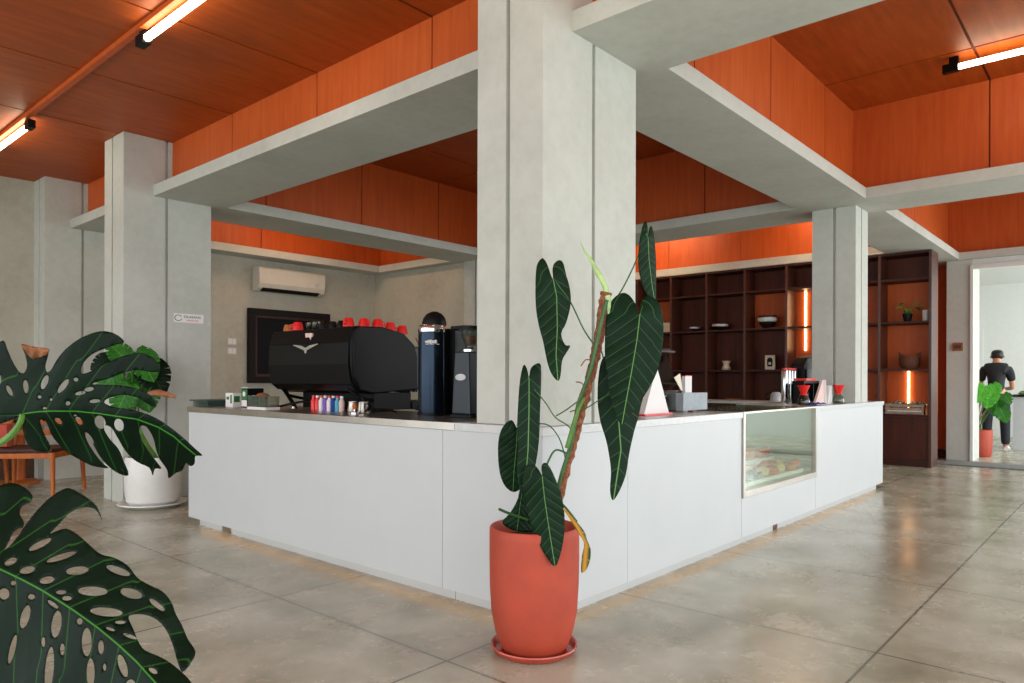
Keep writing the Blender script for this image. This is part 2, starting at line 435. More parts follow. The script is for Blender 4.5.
# columns with shadow grooves
def column(x0, x1, y0, y1, z1, gx, gy, zf=0):
    """gx: grooves on the -y/+y faces (x positions), gy: grooves on the -x/+x faces"""
    b_ = NB(); g = .014; d = .03
    bx(b_, x0+d, x1-d, y0+d, y1-d, zf, z1-.001)
    xs = [x0]+[q for q in gx]+[x1]; ys = [y0]+[q for q in gy]+[y1]
    for i, (a, c) in enumerate(zip(xs, xs[1:])):
        a2 = a+(g if i else 0); c2 = c-(g if i < len(xs)-2 else 0)
        for k, (e, f_) in enumerate(zip(ys, ys[1:])):
            e2 = e+(g if k else 0); f2 = f_-(g if k < len(ys)-2 else 0)
            if (i in (0, len(xs)-2)) or (k in (0, len(ys)-2)): bx(b_, a2, c2, e2, f2, zf, z1, .003)
    return struct('pillar', b_, 'concrete')
column(2.75, 3.61, 2.215, 2.66, ZL, [3.185], [2.445], .966)
column(PX0, PX1, 7.33, 7.81, ZL, [3.125], [7.61])
column(PX0, PX1, 9.665, YB+.05, ZL, [3.125], [9.86])
column(7.86, 8.29, 2.215, 2.65, ZB+.01, [8.06], [2.425], .966)
column(7.79, 8.22, 7.33, 7.81, ZB+.01, [7.99], [7.57])

# walls
bm = NB(); bx(bm, XL, 8.2, YB, YB+.2, 0, 4.07); struct('wall_back', bm, 'wallgrey')
bm = NB(); bx(bm, 7.84, 8.0, 7.81, YB, 0, ZB+.02); struct('wall_bar_side', bm, 'wallgrey')
bm = NB(); bx(bm, 7.84, 13.2, 7.5, 7.7, 0, 4.07); struct('wall_shelf_side', bm, 'wallgrey')
bm = NB(); bx(bm, 12.98, 13.14, 2.24, 7.5, 0, 4.07); struct('wall_shelf_back', bm, 'ply')
bm = NB(); bx(bm, 12.86, 12.98, 2.26, 2.75, 0, .12, .004); struct('baseboard_shelf', bm, 'darkwood')
# pier beside the far doorway, lintel, far wall
bm = NB(); bx(bm, 12.5, 13.1, 1.9, 2.235, 0, ZB+.01, .004); struct('wall_door_pier', bm, 'concrete')
bm = NB(); bx(bm, 12.46, 12.52, 1.885, 1.925, 0, 2.90, .003); bx(bm, 12.46, 12.52, -2, 1.885, 2.84, 2.90, .003); struct('door_1', bm, 'white')
bm = NB(); bx(bm, 12.52, 13.1, YS, 1.9, 2.90, ZB+.01); struct('wall_lintel', bm, 'white')
bm = NB(); bx(bm, 18.4, 18.6, YS, 6, 0, 3.4); struct('wall_far', bm, 'white')
bm = NB(); bx(bm, 13.14, 18.4, 5.0, 5.2, 0, 3.4); struct('wall_far_side', bm, 'white')
bm = NB(); bx(bm, 13.1, 18.6, YS, 5.2, 3.25, 3.4); struct('ceiling_far', bm, 'white')
bm = NB(); bx(bm, XL, 2.72, YB-.03, YB, 0, .28, .004); struct('baseboard_back', bm, 'skirt')
bm = NB(); bx(bm, 3.6, 7.84, YB-.03, YB, 0, .28, .004); struct('baseboard_back', bm, 'skirt')

# ------------------------------------------------------------------ the bar counter
CX, CYY = 2.715, 2.185            # counter corner (panel faces)
LE, RE = 5.92, 8.76             # far ends of the two runs
SB, ST = .922, .965             # worktop underside, top
DEP = .74
# left run: the side along y
c = thing('bar_counter', 'white panelled left run of the bar counter, below the coffee machine', 'counter', (CX, 4.1, 0), 'two runs of the bar counter')
bm = NB()
for a, e in ((CYY, 2.885), (2.885, LE)): bx(bm, CX, CX+.02, a+.0015, e-.0015, .055, SB, .001)
bx(bm, CX+.02, CX+.04, CYY+.02, LE, .055, SB)
bx(bm, CX, CX+DEP, LE-.001, LE+.018, .055, SB, .001)
obj('front_panel', bm, 'panel', c)
bm = NB(); bx(bm, CX+.045, CX+DEP-.03, CYY+.6, LE-.01, .06, SB-.002); obj('carcass', bm, 'panel', c)
bm = NB()
for a, e in ((CYY+.03, 2.81), (2.814, 5.28), (5.43, LE-.12)): bx(bm, CX+.03, CX+.045, a, e, 0, .054)
bx(bm, CX+.045, CX+DEP-.05, LE-.135, LE-.12, 0, .054)
obj('kick_board', bm, 'kick', c)
bm = NB(); bx(bm, CX+.034, CX+.046, 5.281, 5.429, .004, .05); obj('kick_outlet', bm, 'steel', c)
bm = NB(); bx(bm, CX+.022, CX+.029, CYY+.1, LE-.15, .050, .0545); obj('light_strip', bm, 'kickglow', c)  # unseen strip, added to cast the warm glow on the floor
# right run: the side along x, with the opening of the display case
c = thing('bar_counter', 'white panelled right run of the bar counter, with the pastry window in it', 'counter', (6.0, CYY, 0), 'two runs of the bar counter')
GX0, GX1, GZ0 = 5.02, 6.58, .34
bm = NB()
for a, e in ((CX, 3.485), (3.485, GX0-.003), (GX1+.003, RE)): bx(bm, a+.0015, e-.0015, CYY, CYY+.02, .055, SB, .001)
bx(bm, GX0, GX1, CYY, CYY+.02, .055, GZ0, .001)
bx(bm, CX+.03, GX0-.01, CYY+.02, CYY+.04, .055, SB); bx(bm, GX1+.01, RE, CYY+.02, CYY+.04, .055, SB)
bx(bm, RE-.001, RE+.016, CYY, CYY+DEP, .055, SB, .001)
obj('front_panel', bm, 'panel', c)
bm = NB(); bx(bm, CX+.05, GX0-.02, CYY+.045, CYY+.58, .06, SB-.002); bx(bm, GX1+.02, RE-.01, CYY+.045, CYY+.72, .06, SB-.002)
bx(bm, GX0-.02, GX1+.02, CYY+.045, CYY+.72, .06, .30); obj('carcass', bm, 'panel', c)
bm = NB()
for a, e in ((CX+.03, 5.68), (5.78, RE-.13)): bx(bm, a, e, CYY+.03, CYY+.045, 0, .054)
bx(bm, RE-.145, RE-.13, CYY+.045, CYY+.65, 0, .054)
obj('kick_board', bm, 'kick', c)
bm = NB(); bx(bm, 5.681, 5.779, CYY+.034, CYY+.046, .004, .05); obj('kick_outlet', bm, 'skirt', c)
bm = NB(); bx(bm, CX+.1, RE-.2, CYY+.022, CYY+.029, .050, .0545); obj('light_strip', bm, 'kickglow', c)  # same added strip, hidden behind the panel lip, for the floor glow
# worktops
bm = NB(); bx(bm, CX-.01, CX+DEP, CYY+.60, LE+.03, SB, ST)
tag(origin(obj('steel_worktop', bm, 'steel', bev=.002), (CX+.3, 4.2, ST)), 'brushed steel worktop along the left run of the bar, under the coffee machine', 'worktop')
bm = NB(); prism(bm, [(CX-.01, CYY-.01), (GX0-.002, CYY-.01), (GX0-.002, CYY+DEP), (CX+DEP+.002, CYY+DEP), (CX+DEP+.002, CYY+.598), (CX-.01, CYY+.598)], 'z', SB, ST)
bm2 = NB(); bx(bm2, GX1+.002, RE+.03, CYY-.01, CYY+DEP, SB, ST)
tag(origin(obj('stone_worktop', bm, 'quartz', bev=.002), (4.2, 2.5, ST)), 'pale grey worktop on the right run, between the big pillar and the pastry window', 'worktop', 'pale worktops')
tag(origin(obj('stone_worktop', bm2, 'quartz', bev=.002), (7.6, 2.5, ST)), 'pale grey worktop at the far right end of the bar, around the slim pillar', 'worktop', 'pale worktops')

# display case
c = thing('display_case', 'glass-fronted pastry display case with steel frame set in the right run of the bar', 'display case', (5.9, CYY, GZ0))
bm = NB(); y0, y1 = CYY-.014, CYY+.03
bx(bm, GX0, GX0+.035, y0, y1, GZ0, ST, .002); bx(bm, GX1-.03, GX1, y0, y1, GZ0, ST, .002)
bx(bm, GX0+.035, GX1-.03, y0, y1, GZ0, GZ0+.045, .002); bx(bm, GX0+.035, GX1-.03, y0, y1, ST-.014, ST, .002)
obj('frame', bm, 'steel', c)
bm = NB(); bx(bm, GX0+.035, GX1-.03, CYY+.004, CYY+.012, GZ0+.045, ST-.014); obj('front_glass', bm, 'caseglass', c)
bm = NB(); bx(bm, GX0, GX1, CYY+.03, CYY+.70, ST-.012, ST-.002); obj('top_glass', bm, 'caseglass', c)
bm = NB(); bx(bm, GX0, GX1, CYY+.03, CYY+.70, GZ0-.02, GZ0+.045); bx(bm, GX0, GX0+.02, CYY+.03, CYY+.70, GZ0+.045, ST-.013)
bx(bm, GX1-.02, GX1, CYY+.03, CYY+.70, GZ0+.045, ST-.013); bx(bm, GX0+.02, GX1-.02, CYY+.68, CYY+.70, GZ0+.045, ST-.013)
obj('lining', bm, 'panel', c)

# pastries, lifted towards the back on two trays
def pmat(name, a, b_):
    mt, nt, bb = newmat(name); n1 = noise(nt, coords(nt), 22, 4)
    nt.links.new(ramp(nt, n1, [(.35, srgb(a)), (.65, srgb(b_))]), bb.inputs['Base Color']); bb.inputs['Roughness'].default_value = .55
    bump(nt, bb, n1, .5, .01); return mt
PM = [pmat('golden_crust', '#a85a22', '#dc9044'), pmat('pale_crust', '#d8b878', '#eed9a8'), pmat('pink_glaze', '#c25a3c', '#e0805a'), pmat('dark_crust', '#3a1d12', '#6a3a20')]
z0 = GZ0+.045
for k, (yy, zz) in enumerate(((CYY+.2, 0.02), (CYY+.46, .11))):
    bm = NB(); bx(bm, GX0+.06, GX1-.06, yy-.12, yy+.12, z0+.001, z0+.011+zz, .003)
    tag(origin(obj('serving_tray', bm, 'paper'), (5.9, yy, z0)), ['white tray of pastries nearest the glass in the display case', 'raised white tray of pastries at the back of the display case'][k], 'tray', 'display trays')
def bun():
    b_ = NB(); lathe(b_, [(0, 0), (.05, 0), (.062, .015), (.06, .038), (.042, .06), (.015, .068), (0, .069)], n=20)
    return b_
def croissant():
    b_ = NB(); pts = []; rs = []
    for i in range(15):
        a = -1.25+2.5*i/14; pts.append((.075*sin(a), .05-.05*cos(a)*1.2, .041)); rs.append(.006+.030*max(0, cos(a*1.15))*(1+.12*(i % 2)))
    tube(b_, pts, rs, 12); return b_
def squarebun():
    b_ = NB(); bx(b_, -.055, .055, -.05, .05, 0, .055, .018); bx(b_, -.025, .025, -.02, .02, .05, .064, .006); return b_
def roll():
    b_ = NB(); tube(b_, [(-.07, 0, .03), (-.05, 0, .032), (0, 0, .036), (.05, 0, .032), (.07, 0, .03)], [.012, .028, .034, .028, .012], 14)
    for i in range(5): bx(b_, -.045+.02*i, -.039+.02*i, -.02, .02, .05, .068, .002)
    return b_
protos = {}
names = {'bun': bun, 'croissant': croissant, 'square_pastry': squarebun, 'bread_roll': roll}
layout = []
for r_, (yy, zz) in enumerate(((CYY+.13, 0.02), (CYY+.27, 0.02), (CYY+.40, .11), (CYY+.53, .11))):
    n_ = 8
    for i in range(n_):
        layout.append((GX0+.16+i*.178+(r_ % 2)*.01, yy, z0+zz+.0125, r_, i))
kinds = list(names)
cname = ['golden brown', 'pale yellow', 'pink glazed', 'dark chocolate']
rowname = ['front row', 'second row', 'third row', 'back row']
ordn = ['first', 'second', 'third', 'fourth', 'fifth', 'sixth', 'seventh', 'eighth', 'ninth']
for x, y, z, r_, i in layout:
    k = kinds[(i*3+r_*2) % 4]; ci = [1, 0, 3, 1, 2, 1, 0, 2, 0][(i+r_*2) % 9]
    if r_ >= 2: ci = [0, 2, 0, 2, 0, 0, 2, 2, 0][i]
    if r_ == 0 and i == 0: k, ci = 'bread_roll', 0
    if r_ == 0 and i == 1: k, ci = 'bun', 3
    key = (k, ci)
    if key not in protos:
        o = obj(k, names[k](), PM[ci], smooth=True); protos[key] = o
    else: o = protos[key].copy(); COL.objects.link(o)
    o.location = (x, y, z); o.scale = (1.1,)*3 if k != 'croissant' else (1, 1, 1.1); o.rotation_euler = (0, 0, random.uniform(-.2, .2))
    tag(o, '%s %s, %s from left in the display case %s' % (cname[ci], k.replace('_', ' '), ordn[i], rowname[r_]), 'pastry', 'pastries in the display case')

# back counter along the shelves
c = thing('back_counter', 'low dark work counter with pale top in front of the tall shelves', 'counter', (9.9, 4.9, 0))
bm = NB(); bx(bm, 9.62, 10.2, 3.3, 6.9, .02, .868, .004)
for k in range(6): bx(bm, 9.605, 9.622, 3.32+.6*k, 3.9+.6*k-.01, .1, .85, .002)
obj('body', bm, 'darkwood', c)
bm = NB(); bx(bm, 9.58, 10.24, 3.26, 6.94, .868, .9, .003); obj('top', bm, 'quartz', c)

# ------------------------------------------------------------------ espresso machine (back towards the customers)
c = thing('espresso_machine', 'large satin black espresso machine with silver wing emblem on the left worktop', 'coffee machine', (3.25, 4.6, ST))
MY0, MY1 = 4.03, 5.06
prof = [(2.955, 1.20), (2.94, 1.30), (2.94, 1.44), (2.955, 1.535), (2.985, 1.56), (3.22, 1.565), (3.40, 1.53), (3.50, 1.45), (3.53, 1.36), (3.53, 1.12), (3.10, 1.095), (3.00, 1.12)]
bm = NB(); prism(bm, prof, 'y', MY0, MY1); obj('body', bm, 'machine', c, bev=.012, smooth=True)
bm = NB(); prism(bm, [(2.932, 1.455), (2.945, 1.455), (2.975, 1.556), (2.962, 1.556)], 'y', MY0+.01, MY1-.01); obj('upper_back_panel', bm, 'machine', c, bev=.002)
bm = NB()
prism(bm, [(2.933, 1.30), (2.94, 1.448), (2.928, 1.448), (2.922, 1.30), (2.945, 1.16), (3.0, 1.115), (3.01, 1.125), (2.955, 1.19)], 'y', MY0+.01, MY1-.01)
obj('lower_back_panel', bm, 'machine', c, bev=.003)
for k, y in enumerate((MY0-.02, MY1-.002)):
    bm = NB(); pr = [(x+(.01 if x < 3.2 else -.01), z-.004 if z > 1.3 else z+.004) for x, z in prof]
    prism(bm, pr, 'y', y, y+.022); obj('side_panel', bm, 'black', c, bev=.006)
# emblem: two swept wings and a tail, raised on the back
bm = NB(); e = -2.924
w = [(0, -.012), (.012, -.028), (.0, -.042), (-.012, -.028)]
cy_, cz_ = 4.54, 1.425
wing = [(.0, -.004), (-.05, .012), (-.155, .022), (-.16, .018), (-.06, -.010), (-.018, -.022), (-.014, -.040), (0, -.046), (.014, -.040), (.018, -.022), (.06, -.010), (.16, .018), (.155, .022), (.05, .012)]
prism(bm, [(cy_+a, cz_+b_) for a, b_ in wing], 'x', 2.917, 2.9275)
obj('wing_emblem', bm, 'chrome', c)
bm = NB(); q = [(-.042, .016), (-.02, .019), (.0, .014), (.022, .018), (.044, .013), (.046, -.008), (.028, -.014), (.024, -.032), (.014, -.014), (-.01, -.011), (-.036, -.014)]
prism(bm, [(4.53-a, 1.51+b_) for a, b_ in q], 'x', 2.936, 2.95); obj('small_badge', bm, 'pinkpaper', c)
# front ribs and hand levers seen at the working side
for k in range(4):
    bm = NB(); bx(bm, 3.52, 3.60, MY0-.004, MY0+.25, 1.38-.075*k, 1.40-.075*k, .004); obj('side_rib', bm, 'slate', c)
    bm = NB(); lathe(bm, [(0, 0), (.012, 0), (.012, .008), (0, .01)], (3.585, MY0-.008, 1.386-.075*k), 10); obj('rib_pin', bm, 'chrome', c)
bm = NB(); bx(bm, 3.5, 3.62, MY0+.0, MY1, 1.12, 1.44, .02); obj('front_fascia', bm, 'slate', c)
for k in range(3):
    y = MY0+.18+.33*k
    bm = NB(); lathe(bm, [(0, 0), (.036, 0), (.038, .05), (.03, .06), (0, .06)], (3.68, y, 1.10), 16); bx(bm, 3.6, 3.68, y-.02, y+.02, 1.14, 1.17, .004); obj('group_head', bm, 'chrome', c)
    bm = NB(); tube(bm, [(3.70, y, 1.11), (3.80, y, 1.105), (3.90, y, 1.10)], [.012, .016, .014], 8); obj('portafilter', bm, 'black', c)
bm = NB(); bx(bm, 3.505, 3.86, MY0+.02, MY1-.04, .975, 1.03, .004); obj('drip_tray', bm, 'black', c)
for y in (MY0+.06, MY1-.06):
    bm = NB()
    tube(bm, [(2.99, y-.04 if y > 4.6 else y+.04, 1.13), (3.06, y, 1.07), (3.12, y, ST+.016)], .016, 8); tube(bm, [(3.06, y, 1.07), (3.3, y, 1.02), (3.6, y, ST+.016)], .012, 8)
    obj('leg', bm, 'black', c)
    for x in (3.12, 3.6):
        bm = NB(); lathe(bm, [(0, 0), (.026, 0), (.022, .016), (0, .018)], (x, y, ST), 12); obj('foot', bm, 'chrome', c)
bm = NB(); tube(bm, smoothpath([(3.30, 4.5, 1.1), (3.15, 4.62, 1.05), (2.98, 4.75, 1.02), (2.95, 4.95, .985), (3.02, 5.1, .978)]), .009, 6); obj('hose', bm, 'black', c)
bm = NB(); bx(bm, 3.16, 3.5, 4.06, 4.95, .975, 1.098, .004); obj('underside_box', bm, 'black', c)

# cups on top of the machine
def cup(name, r, h, mat, handle=True, upside=True):
    t = thing(name, '', 'cup')
    b_ = NB(); pr = [(r*.62, 0), (r*.70, .004), (r*.9, h*.45), (r, h), (r*.94, h), (r*.84, h*.45), (r*.6, .012), (0, .012)]
    if upside: pr = [(a, h-z) for a, z in pr]
    lathe(b_, pr+[], n=22)
    obj('bowl', b_, mat, t, world=False, smooth=True)
    if handle:
        b_ = NB(); hh = [(r*.82, 0, h*.75), (r*1.28, 0, h*.72), (r*1.38, 0, h*.5), (r*1.2, 0, h*.3), (r*.78, 0, h*.28)]
        if upside: hh = [(x, y, h-z) for x, y, z in hh]
        tube(b_, smoothpath(hh, 4), .005, 6); obj('handle', b_, mat, t, world=False, smooth=True)
    return t
rc = cup('coffee_cup', .042, .062, 'red')
spots = [((3.05, 4.85), 'red cup standing alone at the left on the coffee machine, before the dark glasses'),
         ((3.06, 4.22), 'leftmost red cup of the row at the right end of the machine'),
         ((3.155, 4.17), 'second red cup from the left in the right-hand row on the machine'),
         ((3.26, 4.15), 'third red cup from the left, in the middle of the right-hand row on the machine'),
         ((3.36, 4.13), 'fourth red cup from the left in the right-hand row on the machine'),
         ((3.455, 4.11), 'rightmost red cup, at the sloping right edge of the machine top')]
def topz(x): return 1.5665 if x < 3.22 else (1.5665-(x-.08-3.22)*.2)
for i, ((x, y), l) in enumerate(spots):
    o = rc if i == 0 else dup(rc)
    o.location = (x, y, topz(x+.03)); o['label'] = l; o['group'] = 'red cups on the coffee machine'; o.rotation_euler = (0, 0, 2.2+i*1.3)
oc = cup('coffee_cup', .034, .05, 'orangecup'); oc.location = (3.05, 4.99, 1.5665); tag(oc, 'small orange-brown cup at the far left end of the coffee machine top', 'cup', 'cups and glasses on the coffee machine')
gc = cup('tasting_glass', .032, .055, 'glass', False, False)
for i, (x, y) in enumerate(((3.08, 4.73), (3.08, 4.65))):
    o = gc if i == 0 else dup(gc); o.location = (x, y, 1.566)
    tag(o, ['small clear glass just right of the lone red cup on the machine', 'small clear glass beside the black cups on the machine'][i], 'glass', 'cups and glasses on the coffee machine')
bc = cup('coffee_cup', .036, .05, 'blackgloss')
for i, (x, y) in enumerate(((3.08, 4.55), (3.08, 4.44), (3.08, 4.33))):
    o = bc if i == 0 else dup(bc); o.location = (x, y, 1.566); o.rotation_euler = (0, 0, 2+i)
    tag(o, ['black cup left of centre on the machine top, beside the clear glasses', 'middle one of the three black cups on the machine', 'black cup nearest the right-hand row of red cups'][i], 'cup', 'cups and glasses on the coffee machine')

# ------------------------------------------------------------------ grinders
c = thing('coffee_grinder', 'tall navy blue cylindrical grinder with black domed lid, right of the coffee machine', 'grinder', (3.17, 3.5, ST))
gx, gy = 3.15, 3.45
bm = NB(); lathe(bm, [(0, 0), (.086, 0), (.088, .02), (.088, .50), (.086, .52), (0, .52)], (gx, gy, ST+.014), 40); obj('body', bm, 'navy', c, smooth=True)
bm = NB(); lathe(bm, [(0, 0), (.093, 0), (.093, .014), (0, .014)], (gx, gy, ST), 32); obj('base', bm, 'black', c, smooth=True)
bm = NB(); lathe(bm, [(.0, 0), (.089, 0), (.09, .004), (.09, .04), (.086, .045), (0, .045)], (gx, gy, ST+.534), 40); obj('steel_collar', bm, 'chrome', c, smooth=True)
bm = NB(); lathe(bm, [(.078, 0), (.079, .02), (.07, .05), (.05, .075), (.02, .09), (0, .092)], (gx+.02, gy, ST+.579), 28); obj('domed_lid', bm, 'black', c, smooth=True)
bm = NB(); bx(bm, gx+.05, gx+.2, gy-.09, gy+.02, ST, ST+.56, .015); obj('rear_housing', bm, 'blackgloss', c)
bm = NB()
nrm = Vector((-gx, -gy, 0)).normalized(); tn = Vector((-nrm.y, nrm.x, 0))
for a, wd, h in ((-.035, .012, .012), (-.02, .010, .020), (-.006, .012, .026), (.01, .01, .018), (.024, .012, .022)):
    p = Vector((gx, gy, ST+.47))+nrm*.0875+tn*a
    bx(bm, p.x-.006, p.x+.006, p.y-.006, p.y+.006, p.z-h/2, p.z+h/2, .001)
p = Vector((gx, gy, ST+.455))+nrm*.087
tube(bm, [p+tn*.045+nrm*-.01, p, p-tn*.04+nrm*-.008], .003, 6)
obj('script_logo', bm, 'paper', c)
bm = NB(); tube(bm, [(gx-.035, gy+.09, ST+.46), (gx-.035, gy+.12, ST+.5)], .006, 6); obj('switch', bm, 'chrome', c)
c = thing('coffee_grinder', 'slate blue grinder with glass hopper and oval silver badge, against the big pillar', 'grinder', (3.1, 3.1, ST))
gx, gy = 3.13, 3.08
bm = NB(); prism(bm, [(gy-.075, ST+.02), (gy+.085, ST+.02), (gy+.06, ST+.40), (gy-.06, ST+.40)], 'x', gx-.08, gx+.12); obj('body', bm, 'slate', c, bev=.01)
bm = NB(); bx(bm, gx-.09, gx+.13, gy-.09, gy+.09, ST, ST+.02, .004); obj('base', bm, 'black', c)
bm = NB(); lathe(bm, [(.03, 0), (.035, .01), (.068, .10), (.07, .11), (.066, .11), (.062, .10), (.03, .015), (0, .014)], (gx, gy, ST+.425), 28); obj('hopper', bm, 'glass', c, smooth=True)
bm = NB(); lathe(bm, [(0, 0), (.055, 0), (.055, .014), (.03, .024), (0, .024)], (gx, gy, ST+.4), 24); obj('hopper_collar', bm, 'chrome', c, smooth=True)
bm = NB(); lathe(bm, [(0, 0), (.073, 0), (.073, .018), (.02, .024), (0, .024)], (gx, gy, ST+.536), 28); obj('hopper_lid', bm, 'black', c, smooth=True)
bm = NB(); lathe(bm, [(0, .0), (.026, .0), (.045, .055), (.0, .06)], (gx, gy, ST+.44), 18); obj('beans', bm, 'amber', c, smooth=True)
bm = NB(); pts = [(gy+.002+.044*cos(a), ST+.245+.02*sin(a)) for a in [i*pi/12 for i in range(24)]]
prism(bm, pts, 'x', gx-.086, gx-.079); obj('oval_badge', bm, 'greyglaze', c)
c = thing('coffee_tamper_station', 'black boxy knock unit standing between the navy and the slate grinders', 'knock box', (3.2, 3.28, ST))
bm = NB(); bx(bm, 3.2, 3.36, 3.19, 3.30, ST, ST+.55, .01); obj('body', bm, 'blackgloss', c)
bm = NB(); bx(bm, 3.18, 3.38, 3.18, 3.31, ST+.55, ST+.57, .005); obj('lid', bm, 'black', c)

# ------------------------------------------------------------------ small things on the left worktop
def ptop(px, py, z=ST):
    d = Fv+R3*((px-512)/FPX)-U3*((py-CY)/FPX); return CAM+d*((z-CAM.z)/d.z)
c = thing('serving_tray', 'stack of dark green trays at the far left end of the bar', 'tray', (2.98, 5.93, ST))
bm = NB()
for k in range(3): 
    z = ST+.001+.014*k; bx(bm, 2.80, 3.16, 5.78, 6.05, z, z+.010, .004); 
bx(bm, 2.78, 3.18, 5.76, 6.07, ST+.043, ST+.055, .006); obj('tray_stack', bm, 'green', c)
c = thing('tea_box', 'small white box with green print beside the green trays', 'box', (2.93, 5.60, ST))
bm = NB(); bx(bm, 2.9, 2.98, 5.56, 5.68, ST, ST+.115, .003); obj('carton', bm, 'paper', c)
bm = NB(); bx(bm, 2.8985, 2.9, 5.62, 5.66, ST+.06, ST+.085); bx(bm, 2.8985, 2.9, 5.575, 5.60, ST+.03, ST+.10); bx(bm, 2.91, 2.96, 5.5585, 5.56, ST+.04, ST+.09); obj('green_print', bm, 'greenpack', c)
c = thing('coffee_bag', 'black box with green and white front next to the small white box', 'box', (2.98, 5.42, ST))
bm = NB(); bx(bm, 2.92, 3.06, 5.36, 5.46, ST, ST+.155, .004); obj('carton', bm, 'black', c)
bm = NB(); bx(bm, 2.918, 2.92, 5.365, 5.455, ST+.065, ST+.145); obj('green_print', bm, 'greenpack', c)
bm = NB(); bx(bm, 2.917, 2.92, 5.37, 5.45, ST+.01, ST+.06); obj('white_label', bm, 'paper', c)
bm = NB(); prism(bm, [(5.41+.02*cos(i*pi/8), ST+.11+.02*sin(i*pi/8)) for i in range(16)], 'x', 2.915, 2.918); obj('round_mark', bm, 'paper', c)
bm = NB(); bx(bm, 2.915, 3.065, 5.355, 5.465, ST+.155, ST+.165, .003); obj('lid', bm, 'greyglaze', c)
gl = thing('water_glass', '', 'glass')
bm = NB(); lathe(bm, [(0, 0), (.03, 0), (.038, .10), (.035, .10), (.028, .008), (0, .008)], n=20); obj('tumbler', bm, 'glass', gl, world=False, smooth=True)
bm = NB(); lathe(bm, [(.0305, 0), (.032, .0), (.0325, .008), (.031, .008)], n=20); obj('base_ring', bm, 'greyglaze', gl, world=False)
for i, (x, y) in enumerate(((2.93, 5.30), (3.01, 5.27), (2.96, 5.21))):
    o = gl if i == 0 else dup(gl); o.location = (x, y, ST)
    tag(o, ['clear tumbler nearest the black and green box', 'clear tumbler behind the other two, left of the plastic tub', 'clear tumbler next to the clear plastic tub'][i], 'glass', 'tumblers on the left worktop')
c = thing('plastic_tub', 'wide clear tub with white base under the left end of the coffee machine', 'tub', (2.97, 5.03, ST))
bm = NB(); bx(bm, 2.80, 2.915, 4.88, 5.14, ST+.02, ST+.022); 
for a in ((2.80, 2.803, 4.88, 5.14), (2.912, 2.915, 4.88, 5.14), (2.803, 2.912, 4.88, 4.883), (2.803, 2.912, 5.137, 5.14)): bx(bm, *a, ST+.022, ST+.10)
obj('side_walls', bm, 'glass', c)
bm = NB(); bx(bm, 2.797, 2.918, 4.877, 5.143, ST, ST+.02, .003); obj('base', bm, 'paper', c)
bm = NB(); lathe(bm, [(0, 0), (.05, 0), (.03, .02), (0, .028)], (2.857, 5.02, ST+.1), 18, (.9, 1.6)); obj('lid', bm, 'cardboard', c, smooth=True)
cols = [('red', 'red'), ('red', 'red'), ('paper', 'white'), ('purple', 'purple'), ('paper', 'white'), ('blue', 'blue'), ('cyan', 'pale blue'), ('pinkpaper', 'pale pink')]
pos_ = ['first from the left', 'second from the left', 'third from the left', 'fourth from the left', 'fifth from the left', 'sixth from the left', 'seventh from the left', 'last on the right']
for i, (mm, nm) in enumerate(cols):
    y = 4.62-.05*i
    c = thing('syrup_bottle', '%s small bottle under the coffee machine, %s of the coloured row' % (nm, pos_[i]), 'bottle', (3.04, y, ST), 'small bottles under the coffee machine')
    bm = NB(); lathe(bm, [(0, 0), (.020, 0), (.021, .07), (.012, .088), (.012, .095), (0, .095)], (3.04, y, ST), 14); obj('body', bm, mm, c, smooth=True)
    bm = NB(); lathe(bm, [(0, 0), (.013, 0), (.013, .016), (0, .016)], (3.04, y, ST+.0955), 12); obj('cap', bm, 'paper' if i % 2 else 'red', c, smooth=True)
# metal odds under the right end of the machine
for i, (x, y) in enumerate(((3.06, 4.17), (3.08, 4.07), (2.98, 3.95))):
    c = thing('milk_pitcher', ['steel milk jug under the machine just right of the coloured bottles', 'middle steel milk jug below the right end of the machine', 'steel milk jug at the near corner of the coffee machine'][i], 'jug', (x, y, ST), 'milk jugs below the coffee machine')
    bm = NB(); lathe(bm, [(0, 0), (.034, 0), (.038, .01), (.03, .055), (.032, .075), (.030, .075), (.028, .055), (.035, .012), (0, .006)], (x, y, ST), 20); obj('body', bm, 'steel', c, smooth=True)
    bm = NB(); tube(bm, smoothpath([(x+.02, y-.028, ST+.065), (x+.03, y-.06, ST+.06), (x+.03, y-.06, ST+.03), (x+.02, y-.033, ST+.02)], 4), .004, 6); obj('handle', bm, 'black', c, smooth=True)
c = thing('tamper', 'small silver coffee tamper lying on the worktop before the navy grinder', 'tamper', (2.9, 3.93, ST))
bm = NB(); lathe(bm, [(0, 0), (.029, 0), (.029, .012), (.008, .018), (.008, .03), (0, .03)], (2.9, 3.93, ST), 20); obj('base', bm, 'chrome', c, smooth=True)
bm = NB(); lathe(bm, [(.0, 0), (.013, 0), (.016, .02), (.012, .04), (0, .045)], (2.9, 3.93, ST+.03), 16); obj('handle', bm, 'oak', c, smooth=True)
c = thing('black_cable', 'tangle of thin black cables on the worktop between machine and navy grinder', 'cable', (3.0, 3.8, ST))
bm = NB()
for k in range(4):
    pts = [(3.02+.05*sin(k*2+i*1.3), 4.0-.05*i+.01*k, ST+.012+.012*abs(sin(i+k))+.004*k) for i in range(7)]
    tube(bm, smoothpath(pts, 4), .005, 6)
obj('loops', bm, 'black', c)

